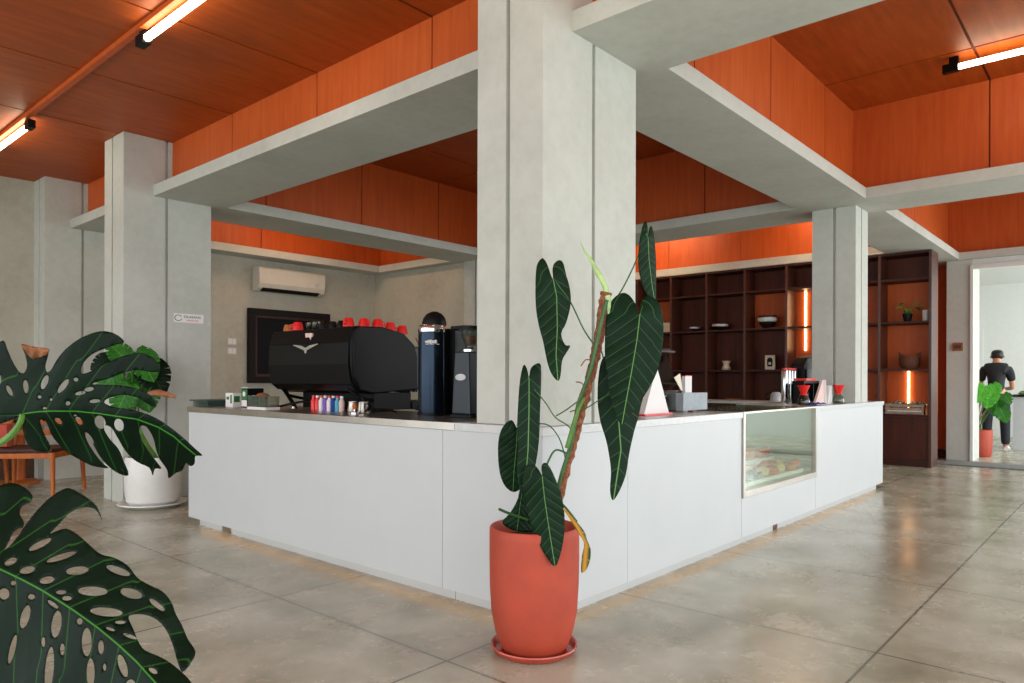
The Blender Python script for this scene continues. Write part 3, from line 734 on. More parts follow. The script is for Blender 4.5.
# ------------------------------------------------------------------ things on the right worktop
c = thing('till_screen', 'black angled till touchscreen on its stand behind the big hanging leaf', 'till', (4.62, 2.6, ST))
o = Vector((4.68, 2.72, ST)); fw = Vector((-.4, -.9, 0)).normalized()
bm = NB(); bx(bm, -.17, .16, -.12, .14, 0, .15, .012); bx(bm, -.03, .03, .0, .05, .02, .25, .006); bx(bm, .03, .05, .06, .075, .015, .45, .002); bx(bm, .03, .05, -.03, .075, .432, .445, .002)
t = Matrix.Translation(o) @ Matrix.Rotation(radians(0), 4, 'Z'); bmesh.ops.transform(bm, matrix=t, verts=bm.verts); obj('stand', bm, 'black', c)
bm = NB(); bx(bm, -.17, .17, -.012, .012, -.12, .12, .006)
bmesh.ops.transform(bm, matrix=Matrix.Translation(o+Vector((0, 0, .30))) @ Matrix.Rotation(radians(-20), 4, 'Z') @ Matrix.Rotation(radians(-28), 4, 'X'), verts=bm.verts); obj('screen', bm, 'blackgloss', c)
bm = NB(); bx(bm, -.15, .15, -.008, .008, -.03, .03, .004)
bmesh.ops.transform(bm, matrix=Matrix.Translation(o+Vector((.04, -.05, .45))) @ Matrix.Rotation(radians(-70), 4, 'X'), verts=bm.verts); obj('customer_display', bm, 'slate', c)
bm = NB(); tube(bm, smoothpath([o+Vector((-.05, -.1, .01)), o+Vector((-.12, -.12, .07)), o+Vector((-.02, -.12, .12)), o+Vector((.06, -.06, .13))], 5), .004, 6); obj('cable', bm, 'greyglaze', c)
c = thing('receipt_printer', 'low black receipt printer between the till and the grey box', 'printer', (5.02, 2.8, ST))
bm = NB(); bx(bm, 4.93, 5.12, 2.74, 2.90, ST, ST+.13, .012); obj('body', bm, 'black', c)
bm = NB(); bx(bm, 4.925, 5.125, 2.735, 2.84, ST+.1305, ST+.15, .005); obj('lid', bm, 'slate', c)
c = thing('paper_sheet', 'beige tapering sheet of paper hanging down from the till beside the white card', 'paper', (4.83, 2.62, ST))
bm = NB(); prism(bm, [(4.78, ST+.25), (4.87, ST+.28), (4.91, ST+.155), (4.89, ST+.15)], 'y', 2.60, 2.606); obj('sheet', bm, 'cream', c)
c = thing('grey_card_box', 'plain grey box at the edge of the right worktop, in front of the till', 'box', (4.86, 2.47, ST))
bm = NB(); bx(bm, 4.58, 4.95, 2.42, 2.48, ST+.015, ST+.14, .003); obj('box', bm, plain('grey_card', '#8d979c', .5), c)
bm = NB(); bx(bm, 4.74, 4.80, 2.43, 2.47, ST, ST+.0145); obj('foot', bm, 'cardboard', c)
c = thing('white_menu_card', 'upright white card standing behind the grey box', 'card', (5.05, 2.72, ST))
bm = NB(); bx(bm, 5.14, 5.25, 2.70, 2.73, ST, ST+.26, .002); obj('card', bm, 'paper', c)
bm = NB(); bx(bm, 5.139, 5.251, 2.699, 2.731, ST+.2605, ST+.266); obj('top_edge', bm, 'red', c)
c = thing('tent_card', 'white tent card by the till, half hidden by the hanging leaf', 'card', (4.3, 2.42, ST))
bm = NB(); prism(bm, [(4.02, ST+.012), (4.34, ST+.012), (4.19, ST+.30), (4.17, ST+.30)], 'y', 2.4, 2.44); obj('card', bm, 'paper', c)
bm = NB(); bx(bm, 4.0, 4.36, 2.38, 2.5, ST, ST+.0115, .003); obj('red_base', bm, 'red', c)
# drippers
def dripper(x, y, l):
    c = thing('pour_over_brewer', l, 'coffee brewer', (x, y, ST), 'red pour-over brewers')
    bm = NB(); lathe(bm, [(0, 0), (.05, 0), (.058, .02), (.052, .06), (.024, .095), (.022, .10), (.020, .10), (.05, .058), (.055, .02), (0, .006)], (x, y, ST), 24); obj('carafe', bm, 'glass', c, smooth=True)
    bm = NB(); lathe(bm, [(.02, 0), (.024, .0), (.034, .03), (.058, .085), (.054, .085), (.03, .032), (.02, .004)], (x, y, ST+.10), 24); lathe(bm, [(.022, 0), (.038, 0), (.038, .006), (.022, .006)], (x, y, ST+.094), 20); obj('red_cone', bm, 'red', c, smooth=True)
    bm = NB(); lathe(bm, [(0, 0), (.048, 0), (.05, .02), (0, .02)], (x, y, ST+.007), 20); obj('coffee', bm, 'amber', c, smooth=True)
dripper(6.78, 2.36, 'red pour-over cone on a glass carafe, left of the folded leaflets')
dripper(7.50, 2.27, 'red pour-over cone on a glass carafe beside the slim pillar')
def leaflet(x, y, w_, h, rz, l, mat='paper'):
    c = thing('folded_leaflet', l, 'leaflet', (x, y, ST), 'folded leaflets on the far worktop', rz)
    bm = NB(); prism(bm, [(-w_/2, 0), (w_/2, 0), (w_*.36, h), (w_*.30, h)], 'y', -.01, .01); obj('card', bm, mat, c, world=False)
    bm = NB(); prism(bm, [(w_/2+.001, .0), (w_/2+.012, 0), (w_*.36+.012, h), (w_*.36+.001, h)], 'y', -.03, .03); obj('front_fold', bm, 'paper', c, world=False)
leaflet(7.04, 2.31, .40, .235, 0.1, 'pale pink folded leaflet standing right of the blue cloth', 'pinkpaper')
leaflet(7.37, 2.33, .16, .18, 0.2, 'white folded leaflet between the two red brewers')
c = thing('blue_cloth', 'crumpled blue cloth on the worktop under the left red brewer', 'cloth', (6.75, 2.26, ST))
bm = NB()
r_ = bmesh.ops.create_grid(bm, x_segments=14, y_segments=8, size=1)
for v in bm.verts: v.co = Vector((6.80+v.co.x*.13, 2.25+v.co.y*.045, ST+.008+.012*(1+sin(v.co.x*9)*cos(v.co.y*6+v.co.x*4))*(1-v.co.x**2*.6)))
obj('folds', bm, 'blue', c, solid=.006, smooth=True)
# steel flask row and black brewers
for i in range(4):
    x, y = 7.66+.085*i, 2.86
    c = thing('steel_flask', ['leftmost tall steel flask of the row behind the left red brewer', 'second steel flask from the left in the row', 'third steel flask from the left in the row', 'rightmost steel flask, nearest the slim pillar'][i], 'flask', (x, y, ST), 'tall steel flasks')
    bm = NB(); lathe(bm, [(0, 0), (.036, 0), (.038, .01), (.038, .33), (.034, .34), (0, .34)], (x, y, ST), 24); obj('body', bm, 'chrome', c, smooth=True)
    bm = NB(); lathe(bm, [(0, 0), (.033, 0), (.033, .02), (0, .022)], (x, y, ST+.341), 20); obj('red_lid', bm, 'red', c, smooth=True)
c = thing('coffee_brewer', 'black coffee brewer with sloping top behind the steel flasks', 'coffee brewer', (8.05, 2.86, ST))
bm = NB(); prism(bm, [(8.0, ST), (8.5, ST), (8.5, ST+.52), (8.1, ST+.48), (7.98, ST+.40)], 'y', 2.78, 2.92); obj('body', bm, 'black', c, bev=.01)
bm = NB(); bx(bm, 8.05, 8.4, 2.765, 2.779, ST+.2, ST+.35, .004); obj('panel', bm, 'slate', c)
c = thing('black_storage_rack', 'low black rack of bottles against the slim pillar, behind the leaflets', 'rack', (7.55, 2.55, ST))
bm = NB(); bx(bm, 7.2, 7.74, 2.5, 2.62, ST, ST+.02, .003); bx(bm, 7.2, 7.74, 2.5, 2.62, ST+.20, ST+.225, .003)
for x in (7.2, 7.46, 7.72): bx(bm, x, x+.018, 2.5, 2.62, ST+.02, ST+.2)
bx(bm, 7.2, 7.74, 2.605, 2.62, ST+.02, ST+.2); obj('frame', bm, 'black', c)
bm = NB(); bx(bm, 7.23, 7.5, 2.49, 2.61, ST+.226, ST+.25, .004); obj('red_box', bm, 'red', c)
for i in range(5):
    x = 7.245+.045*i
    o = tag(origin(obj('small_bottle', lathe(NB(), [(0, 0), (.018, 0), (.018, .08), (.008, .10), (.008, .13), (0, .13)], (x, 2.55, ST+.02), 14), 'amber' if i % 2 else 'blackgloss', smooth=True), (x, 2.55, ST+.02)),
        ['brown', 'black'][0 if i % 2 else 1]+' small bottle in the low black rack, '+['at its left end', 'second from its left end', 'third from its left end', 'fourth from its left end', 'at the rack middle'][i], 'bottle', 'bottles in the black rack')
# scoops and kettle on the back counter
c = thing('pour_over_kettle', 'round grey kettle on the back counter below the shelves', 'kettle', (9.8, 3.78, .9))
bm = NB(); lathe(bm, [(0, 0), (.075, 0), (.08, .02), (.07, .10), (.045, .13), (0, .135)], (9.8, 3.78, .9), 24); obj('body', bm, 'greyglaze', c, smooth=True)
bm = NB(); lathe(bm, [(0, 0), (.04, 0), (.035, .015), (.01, .02), (.012, .04), (0, .045)], (9.8, 3.78, 1.036), 18); obj('lid', bm, 'black', c, smooth=True)
bm = NB(); tube(bm, smoothpath([(9.8, 3.70, .95), (9.8, 3.64, .96), (9.8, 3.62, 1.04), (9.8, 3.58, 1.06)], 5), .008, 8); obj('spout', bm, 'greyglaze', c, smooth=True)
bm = NB(); tube(bm, smoothpath([(9.8, 3.84, 1.02), (9.8, 3.92, 1.0), (9.8, 3.92, .94), (9.8, 3.85, .92)], 5), .009, 8); obj('handle', bm, 'black', c, smooth=True)

# ------------------------------------------------------------------ tall shelves
SX, SXB = 11.15, 11.55
YV = [2.17, 2.81, 3.47, 4.13, 4.80, 5.46, 6.12, 6.79, 7.40]
ZR = [.10, .72, 1.36, 2.02, 2.62, 2.985]
c = thing('display_shelving', 'tall dark brown wooden shelving with square cells behind the bar', 'shelf', (SX, 4.8, 0))
bm = NB(); bx(bm, SX+.02, SXB, YV[0]+.036, YV[-1]+.03, 0, .10, .003); obj('plinth', bm, 'darkwood', c)
for i, y in enumerate(YV):
    bm = NB(); bx(bm, SX, SXB-.02, y, y+.035, .0 if i == 0 else .10, 2.985, .002); obj('upright', bm, 'upright', c)
for k, z in enumerate(ZR[1:]):
    bm = NB()
    for a, e in zip(YV, YV[1:]): bx(bm, SX+.003, SXB-.02, a+.035, e, z-.03 if k < 4 else 2.955, z if k < 4 else 2.985, .001)
    obj('shelf_board', bm, 'darkwood', c)
ZC = [.1, .72, 1.36, 2.02, 2.62, 2.985]
orange = {(i, k) for i in (0, 1, 2) for k in (1, 2, 3)} | {(3, 3), (6, 3)}  # brightness of the lit-looking cells, taken as open-backed, put into panel colour
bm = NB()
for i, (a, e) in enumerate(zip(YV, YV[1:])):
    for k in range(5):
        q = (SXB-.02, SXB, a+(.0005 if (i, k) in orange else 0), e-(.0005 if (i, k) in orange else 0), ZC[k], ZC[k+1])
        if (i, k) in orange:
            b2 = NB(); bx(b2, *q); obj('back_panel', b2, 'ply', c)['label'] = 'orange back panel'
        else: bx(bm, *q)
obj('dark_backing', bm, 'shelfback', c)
for a, e in zip(YV, YV[1:]):
    bm = NB(); bx(bm, SX+.03, SX+.05, a+.037, e-.002, .102, .688, .002); obj('lower_door', bm, 'shelfdark', c)
for y, z0_, z1_ in ((3.98, 1.66, 2.585), (2.53, .76, 1.325)):
    bm = NB(); bx(bm, SXB-.045, SXB-.0205, y-.012, y+.012, z0_, z1_, .003); obj('light_strip', bm, 'led', c)

def onshelf(y, k, x=11.30): return (x, y, ZR[k]+.0005)
def bowl(p, r, h, l, mat='bowl'):
    c = thing('ceramic_bowl', l, 'bowl', p, 'bowls on the shelves')
    bm = NB(); lathe(bm, [(0, 0), (r*.45, 0), (r*.7, h*.2), (r, h*.62), (r*.93, h), (r*.86, h), (r*.9, h*.65), (r*.6, h*.25), (0, h*.15)], p, 26); obj('body', bm, mat, c, smooth=True)
    bm = NB(); lathe(bm, [(r*.925, h*.5), (r*1.008, h*.60), (r*1.012, h*.64), (r*.985, h*.82), (r*.965, h*.82), (r*.98, h*.64)], p, 26); obj('glaze_band', bm, 'greyglaze', c, smooth=True)
bowl(onshelf(5.76, 3), .09, .09, 'small flat dark bowl on the upper shelf, leftmost of the three bowls')
bowl(onshelf(5.31, 3) if False else onshelf(5.30, 3), .13, .12, 'middle dark bowl with pale glaze band on the upper shelf')
bowl(onshelf(4.50, 3), .15, .20, 'largest black bowl with grey band, standing in the orange shelf cell')
c = thing('ceramic_vase', 'small cream cup-shaped vase on the middle shelf row', 'vase', onshelf(5.19, 2))
p = onshelf(5.19, 2); bm = NB(); lathe(bm, [(0, 0), (.06, 0), (.07, .03), (.045, .08), (.05, .11), (.075, .15), (.068, .15), (.04, .11), (0, .1)], p, 22); obj('body', bm, 'cream', c, smooth=True)
c = thing('framed_card', 'small white framed picture of a dark arch on the middle shelf row', 'picture', onshelf(4.46, 2))
x, y, z = onshelf(4.46, 2)
bm = NB(); bx(bm, x, x+.02, y-.08, y+.08, z, z+.23, .003); obj('frame', bm, 'cream', c)
bm = NB(); prism(bm, [(y-.04, z+.05), (y+.04, z+.05), (y+.045, z+.15)]+[(y+.045*cos(a), z+.15+.045*sin(a)) for a in (.5, 1, 1.57, 2.1, 2.6)]+[(y-.045, z+.15)], 'x', x-.003, x-.0002); obj('dark_print', bm, 'black', c)
bm = NB(); bx(bm, x-.005, x-.003, y-.02, y+.02, z+.08, z+.12, .001); obj('pale_motif', bm, 'greyglaze', c)
for i, (y, w_, l) in enumerate(((6.3, .1, 'brown cardboard box low on the shelves, nearest the white menu card'), (5.65, .09, 'narrow brown box low on the shelves behind the grey box'), (5.03, .16, 'wide brown cardboard box in the lowest open shelf row, left of centre'), (4.27-.0, .07, 'brown cardboard box in the lowest open shelf row, left of the kettle'))):
    x, _, z = onshelf(y, 1)
    c = thing('cardboard_box', l, 'box', (x, y, z), 'brown boxes on the lowest open shelf')
    bm = NB(); bx(bm, x-.05, x+.1, y-w_, y+w_, z, z+.17, .004); obj('carton', bm, 'cardboard', c)
    bm = NB(); bx(bm, x-.051, x-.0501, y-w_+.02, y-w_+.06, z+.04, z+.14); obj('paper_label', bm, 'cream', c)
c = thing('white_canister', 'white cylindrical canister on the top shelf beside the slim pillar', 'canister', onshelf(3.62, 4))
bm = NB(); lathe(bm, [(0, 0), (.07, 0), (.07, .20), (0, .205)], onshelf(3.68, 4), 24); obj('body', bm, 'paper', c, smooth=True)
x, y, z = onshelf(3.62, 3); c = thing('framed_print', 'small pale red framed print in the lit shelf cell by the slim pillar', 'picture', (x, y, z))
bm = NB(); bx(bm, x, x+.02, y-.08, y+.08, z, z+.24, .003); obj('frame', bm, 'cardboard', c)
bm = NB(); bx(bm, x-.002, x-.0002, y-.06, y+.06, z+.02, z+.22); obj('print', bm, 'orangecup', c)
x, y, z = onshelf(6.35, 3); c = thing('framed_poster', 'cream rectangular card in the shelf cell behind the hanging leaf', 'picture', (x, y, z))
bm = NB(); bx(bm, x, x+.02, y-.16, y+.1, z-.66+.0, z-.34+.0, .003); bm.free()
bm = NB(); bx(bm, x, x+.02, 6.17, 6.45, z, z+.18, .003); obj('card', bm, 'cream', c)
# right-hand cells
px_, py_, pz_ = onshelf(2.50, 3)
c = thing('potted_seedling', 'small green plant in a black pot on the right end of the shelves', 'plant', (px_, py_, pz_))
bm = NB(); lathe(bm, [(0, 0), (.045, 0), (.062, .10), (.066, .10), (.066, .115), (.056, .115), (.05, .08), (0, .08)], (px_, py_, pz_), 20); obj('pot', bm, 'black', c, smooth=True)
def simple_leaf(bm, base, tip, w_, droop=.3, n=6):
    base = Vector(base); tip = Vector(tip); d = tip-base; L = d.length; d.normalize()
    side = d.cross(Vector((0, 0, 1)));
    if side.length < .1: side = Vector((0, 1, 0))
    side.normalize(); nrm = side.cross(d)
    rows = []
    for i in range(n+1):
        t = i/n; ww = w_*(sin(pi*min(1, t*.92+.08))**.7)*(1-t*.25) if t < 1 else 0.001
        cpt = base+d*L*t-Vector((0, 0, 1))*droop*L*t*t
        rows.append([bm.verts.new(cpt+side*ww*s_+nrm*abs(s_)*ww*.22) for s_ in (-1, -.5, 0, .5, 1)])
    for a, b_ in zip(rows, rows[1:]):
        for k in range(4): bm.faces.new((a[k], a[k+1], b_[k+1], b_[k]))
    return bm
for k in range(9):
    a = k*2.4; r_ = .07+.03*(k % 3)
    top = Vector((px_+r_*cos(a), py_+r_*sin(a), pz_+.17+.035*(k % 4)))
    bm = NB(); tube(bm, smoothpath([(px_, py_, pz_+.09), (px_+.3*r_*cos(a), py_+.3*r_*sin(a), pz_+.15), top], 3), .004, 5)
    st = obj('stem', bm, 'stemgreen', c)
    bm = NB(); simple_leaf(bm, top, top+Vector((.09*cos(a), .09*sin(a), .0)), .035, .4); obj('leaf', bm, 'leafgreen', st, solid=.002)
px_, py_, pz_ = onshelf(2.27, 3)
c = thing('white_tumbler', 'pale grey-white cylinder cup to the right of the small shelf plant', 'cup', (px_, py_, pz_))
bm = NB(); lathe(bm, [(0, 0), (.042, 0), (.045, .15), (.04, .155), (.038, .14), (0, .13)], (px_, py_, pz_), 22); obj('body', bm, 'greyglaze', c, smooth=True)
x, y, z = onshelf(2.47, 2)
c = thing('woven_basket', 'brown woven basket with two pointed ears above the lit crate', 'basket', (x, y, z))
bm = NB(); lathe(bm, [(0, 0), (.10, 0), (.13, .05), (.135, .12), (.12, .18), (.115, .18), (.12, .12), (.1, .02), (0, .02)], (x, y, z), 28, (.8, 1)); obj('body', bm, 'wicker', c, smooth=True)
for s_ in (-1, 1):
    bm = NB(); prism(bm, [(y+s_*.13, z+.13), (y+s_*.145, z+.24), (y+s_*.065, z+.18)], 'x', x-.012, x+.012); obj('ear', bm, 'wicker', c, bev=.003)
# crate of glasses
x, y, z = onshelf(2.50, 1, 11.3)
c = thing('wooden_crate', 'grey-washed slatted wooden crate holding glasses, on the right end of the shelves', 'crate', (x, y, z))
bm = NB()
for k in range(3): 
    for xx in (11.19, 11.42): bx(bm, xx, xx+.012, 2.27, 2.76, z+.004+.05*k, z+.04+.05*k, .002)
    for yy in (2.27, 2.748): bx(bm, 11.202, 11.42, yy, yy+.012, z+.004+.05*k, z+.04+.05*k, .002)
for xx in (11.202, 11.405):
    for yy in (2.282, 2.733): bx(bm, xx, xx+.015, yy, yy+.015, z, z+.15)
bx(bm, 11.2, 11.42, 2.28, 2.75, z+.004, z+.01)
obj('slats', bm, 'crate', c)
n_ = 0
for i in range(7):
    for j in range(2):
        o = dup(gl, (11.27+.09*j, 2.325+.062*i, z+.075+.01*((i*j) % 3)), label='upside-down clear glass in the wooden crate, one of the packed rows', group='glasses in the crate'); o.scale = (.8, .8, .9)
bm = NB(); bx(bm, 11.206, 11.404, 2.30, 2.73, z+.0105, z+.0745); tag(origin(obj('packing_paper', bm, 'paper'), (11.3, 2.5, z+.0105)), 'folded white paper lining inside the wooden crate', 'paper')
x, y, z = 11.2, 2.235, ZR[1]+.0005
c = thing('amber_bottle', 'small amber bottle squeezed beside the wooden crate at the shelf end', 'bottle', (x, y, z))
bm = NB(); lathe(bm, [(0, 0), (.02, 0), (.02, .09), (.01, .11), (.01, .13), (0, .13)], (x, y, z), 16); obj('body', bm, 'orangecup', c, smooth=True)
bm = NB(); lathe(bm, [(0, 0), (.013, 0), (.013, .02), (0, .02)], (x, y, z+.1305), 12); obj('cap', bm, 'paper', c, smooth=True)

# ------------------------------------------------------------------ wall fittings
c = thing('air_conditioner', 'white split air conditioner high on the back wall above the dark frame', 'air conditioner', (6.1, 9.9, 2.68))
bm = NB(); prism(bm, [(10.05, 2.87), (9.86, 2.87), (9.83, 2.84), (9.83, 2.62), (9.86, 2.54), (9.93, 2.51), (10.05, 2.51)], 'x', 5.54, 6.68); obj('casing', bm, 'ac', c, bev=.012)
bm = NB(); prism(bm, [(9.852, 2.555), (9.925, 2.515), (9.918, 2.505), (9.845, 2.54)], 'x', 5.60, 6.58); obj('outlet_louvre', bm, 'black', c)
bm = NB(); bx(bm, 6.5, 6.56, 9.826, 9.831, 2.64, 2.70, .001); obj('display_window', bm, 'greyglaze', c)
bm = NB(); bx(bm, 5.53, 5.60, 9.84, 9.856, 2.78, 2.84, .002); obj('corner_sticker', bm, 'greyglaze', c)
c = thing('framed_board', 'black panel in a wide dark brown wooden frame on the back wall', 'picture', (6.15, 10.0, 1.7))
FX0, FX1, FZ0, FZ1 = 5.46, 6.87, 1.13, 2.25
def ring(bm, x0, x1, z0, z1, w_, y0, y1):
    bx(bm, x0, x1, y0, y1, z0, z0+w_, .003); bx(bm, x0, x1, y0, y1, z1-w_, z1, .003)
    bx(bm, x0, x0+w_, y0, y1, z0+w_, z1-w_, .003); bx(bm, x1-w_, x1, y0, y1, z0+w_, z1-w_, .003)
bm = NB(); ring(bm, FX0, FX1, FZ0, FZ1, .10, 9.97, 10.049); obj('outer_frame', bm, plain('nearly_black_wood', '#150d0a', .6, spec=.2), c)
bm = NB(); ring(bm, FX0+.10, FX1-.10, FZ0+.10, FZ1-.10, .035, 9.99, 10.049); obj('inner_moulding', bm, 'darkwood', c)
bm = NB(); bx(bm, FX0+.135, FX1-.135, 10.02, 10.049, FZ0+.135, FZ1-.135); obj('panel', bm, plain('dark_panel', '#0c0c0e', .6, spec=.15), c)
for k, (z, l) in enumerate(((1.74, 'upper of the two white light switches on the back wall'), (1.60, 'lower of the two white light switches on the back wall'))):
    c = thing('light_switch', l, 'switch', (5.21, 10.04, z), 'light switches')
    bm = NB(); bx(bm, 5.15, 5.29, 10.035, 10.049, z-.05, z+.05, .003); obj('plate', bm, 'ac', c)
    for q in (0, 1):
        bm = NB(); bx(bm, 5.165+.058*q, 5.217+.058*q, 10.029, 10.035, z-.035, z+.035, .002); obj('rocker', bm, 'paper', c)
c = thing('wall_sticker', 'small white sign with dark and red writing on the left pillar', 'sign', (3.35, 7.328, 1.81))
bm = NB(); bx(bm, 3.195, 3.50, 7.326, 7.3298, 1.765, 1.855); obj('plate', bm, 'paper', c)
bm = NB()
for i in range(14):
    a0, a1 = 2*pi*i/16+.5, 2*pi*(i+1)/16+.5
    for r0, r1 in ((.026, .032),):
        q = [(3.24+r1*cos(a0)*1.2, 1.81+r1*sin(a0)), (3.24+r1*cos(a1)*1.2, 1.81+r1*sin(a1)), (3.24+r0*cos(a1)*1.2, 1.81+r0*sin(a1)), (3.24+r0*cos(a0)*1.2, 1.81+r0*sin(a0))]
        prism(bm, q, 'y', 7.3245, 7.326)
obj('round_symbol', bm, 'wicker', c)
def text(body, size, loc, rot, mat, parent, name, xs=1):
    cu = bpy.data.curves.new(name, 'FONT'); cu.body = body; cu.size = size; cu.extrude = .0006; cu.align_x = 'CENTER'; cu.align_y = 'CENTER'
    t_ = bpy.data.objects.new('t', cu); COL.objects.link(t_); dg = bpy.context.evaluated_depsgraph_get(); me = bpy.data.meshes.new_from_object(t_.evaluated_get(dg)); bpy.data.objects.remove(t_)
    me.name = name; me.materials.clear(); me.materials.append(M[mat]); o = bpy.data.objects.new(name, me); COL.objects.link(o); o.rotation_euler = rot; o.scale = (xs, 1, 1)
    o.parent = parent; o.location = Vector(loc)-wpos(parent); return o
text('DILARANG', .036, (3.385, 7.3252, 1.823), (pi/2, 0, 0), 'black', c, 'dark_writing', 1.0)
text('MEROKOK', .026, (3.385, 7.3252, 1.787), (pi/2, 0, 0), 'red', c, 'red_writing', 1.0)
c = thing('wall_thermostat', 'small brown square box on the pale pier beside the doorway', 'control', (12.49, 2.08, 1.70))
bm = NB(); bx(bm, 12.46, 12.4995, 2.02, 2.15, 1.64, 1.76, .005); obj('box', bm, 'cardboard', c)
bm = NB(); bx(bm, 12.455, 12.46, 2.04, 2.13, 1.67, 1.73, .002); obj('cover', bm, 'wicker', c)

# ------------------------------------------------------------------ tube lights
def tubelight(x, y0, y1, z, zc, l, gm='tube'):
    c = thing('tube_light', l, 'ceiling light', (x, y0, z), 'ceiling tube lights')
    s_ = 1 if y1 > y0 else -1
    bm = NB(); tube(bm, [(x, y0+s_*.12, z), (x, y1-s_*.12, z)], .024, 14); obj('tube', bm, gm, c, smooth=True)
    for e, q in ((y0, 1), (y1, -1)):
        bm = NB(); bx(bm, x-.03, x+.03, *sorted((e, e+s_*q*.12)), z-.035, z+.035, .006); obj('end_cap', bm, 'black', c)
        bm = NB(); bx(bm, x-.02, x+.02, *sorted((e+s_*q*.05, e+s_*q*.12)), z+.035, zc); obj('bracket', bm, 'black', c)
    return c
tubelight(2.0, 7.46, 8.8, 3.47, ZL-.036, 'tube light at the far left end of the left ceiling batten')
tubelight(2.0, 5.12, 3.7, 3.47, ZL-.036, 'tube light nearest the big pillar on the left ceiling batten')
tubelight(2.0, 2.3, .9, 3.47, ZL-.036, 'tube light overhead out of the left edge, on the batten')
tubelight(7.08, 1.30, -.3, 3.86, ZH, 'tube light in the right-hand orange ceiling bay')
tubelight(10.6, 5.6, 6.9, 3.75, ZH, 'tube light hidden in the bay in front of the shelves, towards the left', 'tubebright')
tubelight(10.6, 3.0, 4.2, 3.75, ZH, 'tube light hidden in the bay in front of the shelves, near the slim pillar', 'tubebright')
tubelight(5.7, 8.2, 9.5, 3.80, ZH, 'added tube light brightening the back wall, unseen behind the beams', 'tubebright')  # unseen tube added because the wall behind the bar was too dark

# ------------------------------------------------------------------ doormat
c = thing('door_mat', 'long grey rubber mat on the floor before the far doorway', 'mat', (11.98, 1.0, 0))
bm = NB(); bx(bm, 11.70, 12.36, -.4, 2.16, .0005, .012, .004); obj('rubber', bm, 'mat', c)
bm = NB(); ring(bm, 0, 1, 0, 1, .1, 0, 1) if False else bx(bm, 11.72, 12.34, -.38, 2.14, .0121, .016, .002); obj('pile', bm, plain('mat_pile', '#7b7c79', .95, var=.15, scale=120), c)

# ------------------------------------------------------------------ leaves cut from an outline: real size, own depth, bent surface
def in_poly(p, poly):
    x, y = p; r_ = False; j = len(poly)-1
    for i in range(len(poly)):
        a, b_ = poly[i], poly[j]
        if (a[1] > y) != (b_[1] > y) and x < (b_[0]-a[0])*(y-a[1])/(b_[1]-a[1]+1e-12)+a[0]: r_ = not r_
        j = i
    return r_
def closed_smooth(poly, k=4):
    out = []; n = len(poly)
    for i in range(n):
        p0, p1, p2, p3 = (Vector(poly[(i+j_) % n]) for j_ in (-1, 0, 1, 2))
        for j_ in range(k):
            t = j_/k; out.append(tuple(.5*((2*p1)+(p2-p0)*t+(2*p0-5*p1+4*p2-p3)*t*t+(3*p1-p0-3*p2+p3)*t**3)))
    return out
def rib_coord(p, rib):
    """distance along the rib and signed distance from it"""
    best = None; acc = 0
    for a, b_ in zip(rib, rib[1:]):
        a = Vector(a); b_ = Vector(b_); d = b_-a; L = d.length; t = max(0, min(1, (Vector(p)-a).dot(d)/(L*L)))
        q = a+d*t; dist = (Vector(p)-q).length
        if best is None or dist < best[0]:
            sg = 1 if d.cross(Vector(p)-a) > 0 else -1
            best = (dist, acc+L*t, sg)
        acc += L
    return best[1]/acc, best[2]*best[0]/acc
def cut_leaf(name, outline, rib, depth, parent, mat, holes=(), step=5, k=3, thick=.0012, fold=.06, droop=.05, grad=(0, 0), wave=.004, label=None):
    """outline, rib, holes: traced shape; depth: metres from the eye at the first rib point; fold: V of the two halves; droop: bend towards the tip"""
    ol = closed_smooth(outline, k); hs = [closed_smooth(h, 3) for h in holes]
    vs_, es = [], []
    for loop in [ol]+hs:
        b0 = len(vs_); vs_ += [Vector(p) for p in loop]; n = len(loop); es += [(b0+i, b0+(i+1) % n) for i in range(n)]
    xs = [p[0] for p in ol]; ys = [p[1] for p in ol]
    y = min(ys); row = 0
    while y < max(ys):
        x = min(xs)+(row % 2)*step/2
        while x < max(xs):
            if in_poly((x, y), ol) and not any(in_poly((x, y), h) for h in hs): vs_.append(Vector((x+random.uniform(-.1, .1)*step, y)))
            x += step
        y += step*.87; row += 1
    for i in range(41):                                     # points along the rib keep it straight
        pass
    V, E_, F_, *_r = delaunay_2d_cdt(vs_, es, [], 0, 1e-4)
    bm = bmesh.new(); uv = bm.loops.layers.uv.new('UVMap')
    L = sum((Vector(b_)-Vector(a)).length for a, b_ in zip(rib, rib[1:]))
    r0 = Vector(rib[0]); sc = depth/FPX*L
    bv = []; cs = []
    for p in V:
        s_, d_ = rib_coord(p, rib); cs.append((s_, d_))
        z = depth+((p.x-r0.x)*grad[0]+(p.y-r0.y)*grad[1])*depth/FPX
        z += sc*(fold*min(abs(d_), .5)*2+droop*s_*s_*4*.5)+wave*sin(s_*17+(3 if d_ > 0 else 0))*min(1, abs(d_)*5)
        bv.append(bm.verts.new(D(p.x, p.y, z)))
    for f_ in F_:
        cx = sum(V[i].x for i in f_)/len(f_); cy = sum(V[i].y for i in f_)/len(f_)
        if not in_poly((cx, cy), ol) or any(in_poly((cx, cy), h) for h in hs): continue
        try: face = bm.faces.new([bv[i] for i in f_])
        except ValueError: continue
        for lp, i in zip(face.loops, f_): lp[uv].uv = (cs[i][0], cs[i][1]+.5)
    bmesh.ops.delete(bm, geom=[v for v in bm.verts if not v.link_faces], context='VERTS')
    o = obj(name, bm, mat, parent, smooth=True, solid=thick)
    if label: o['label'] = label
    return o

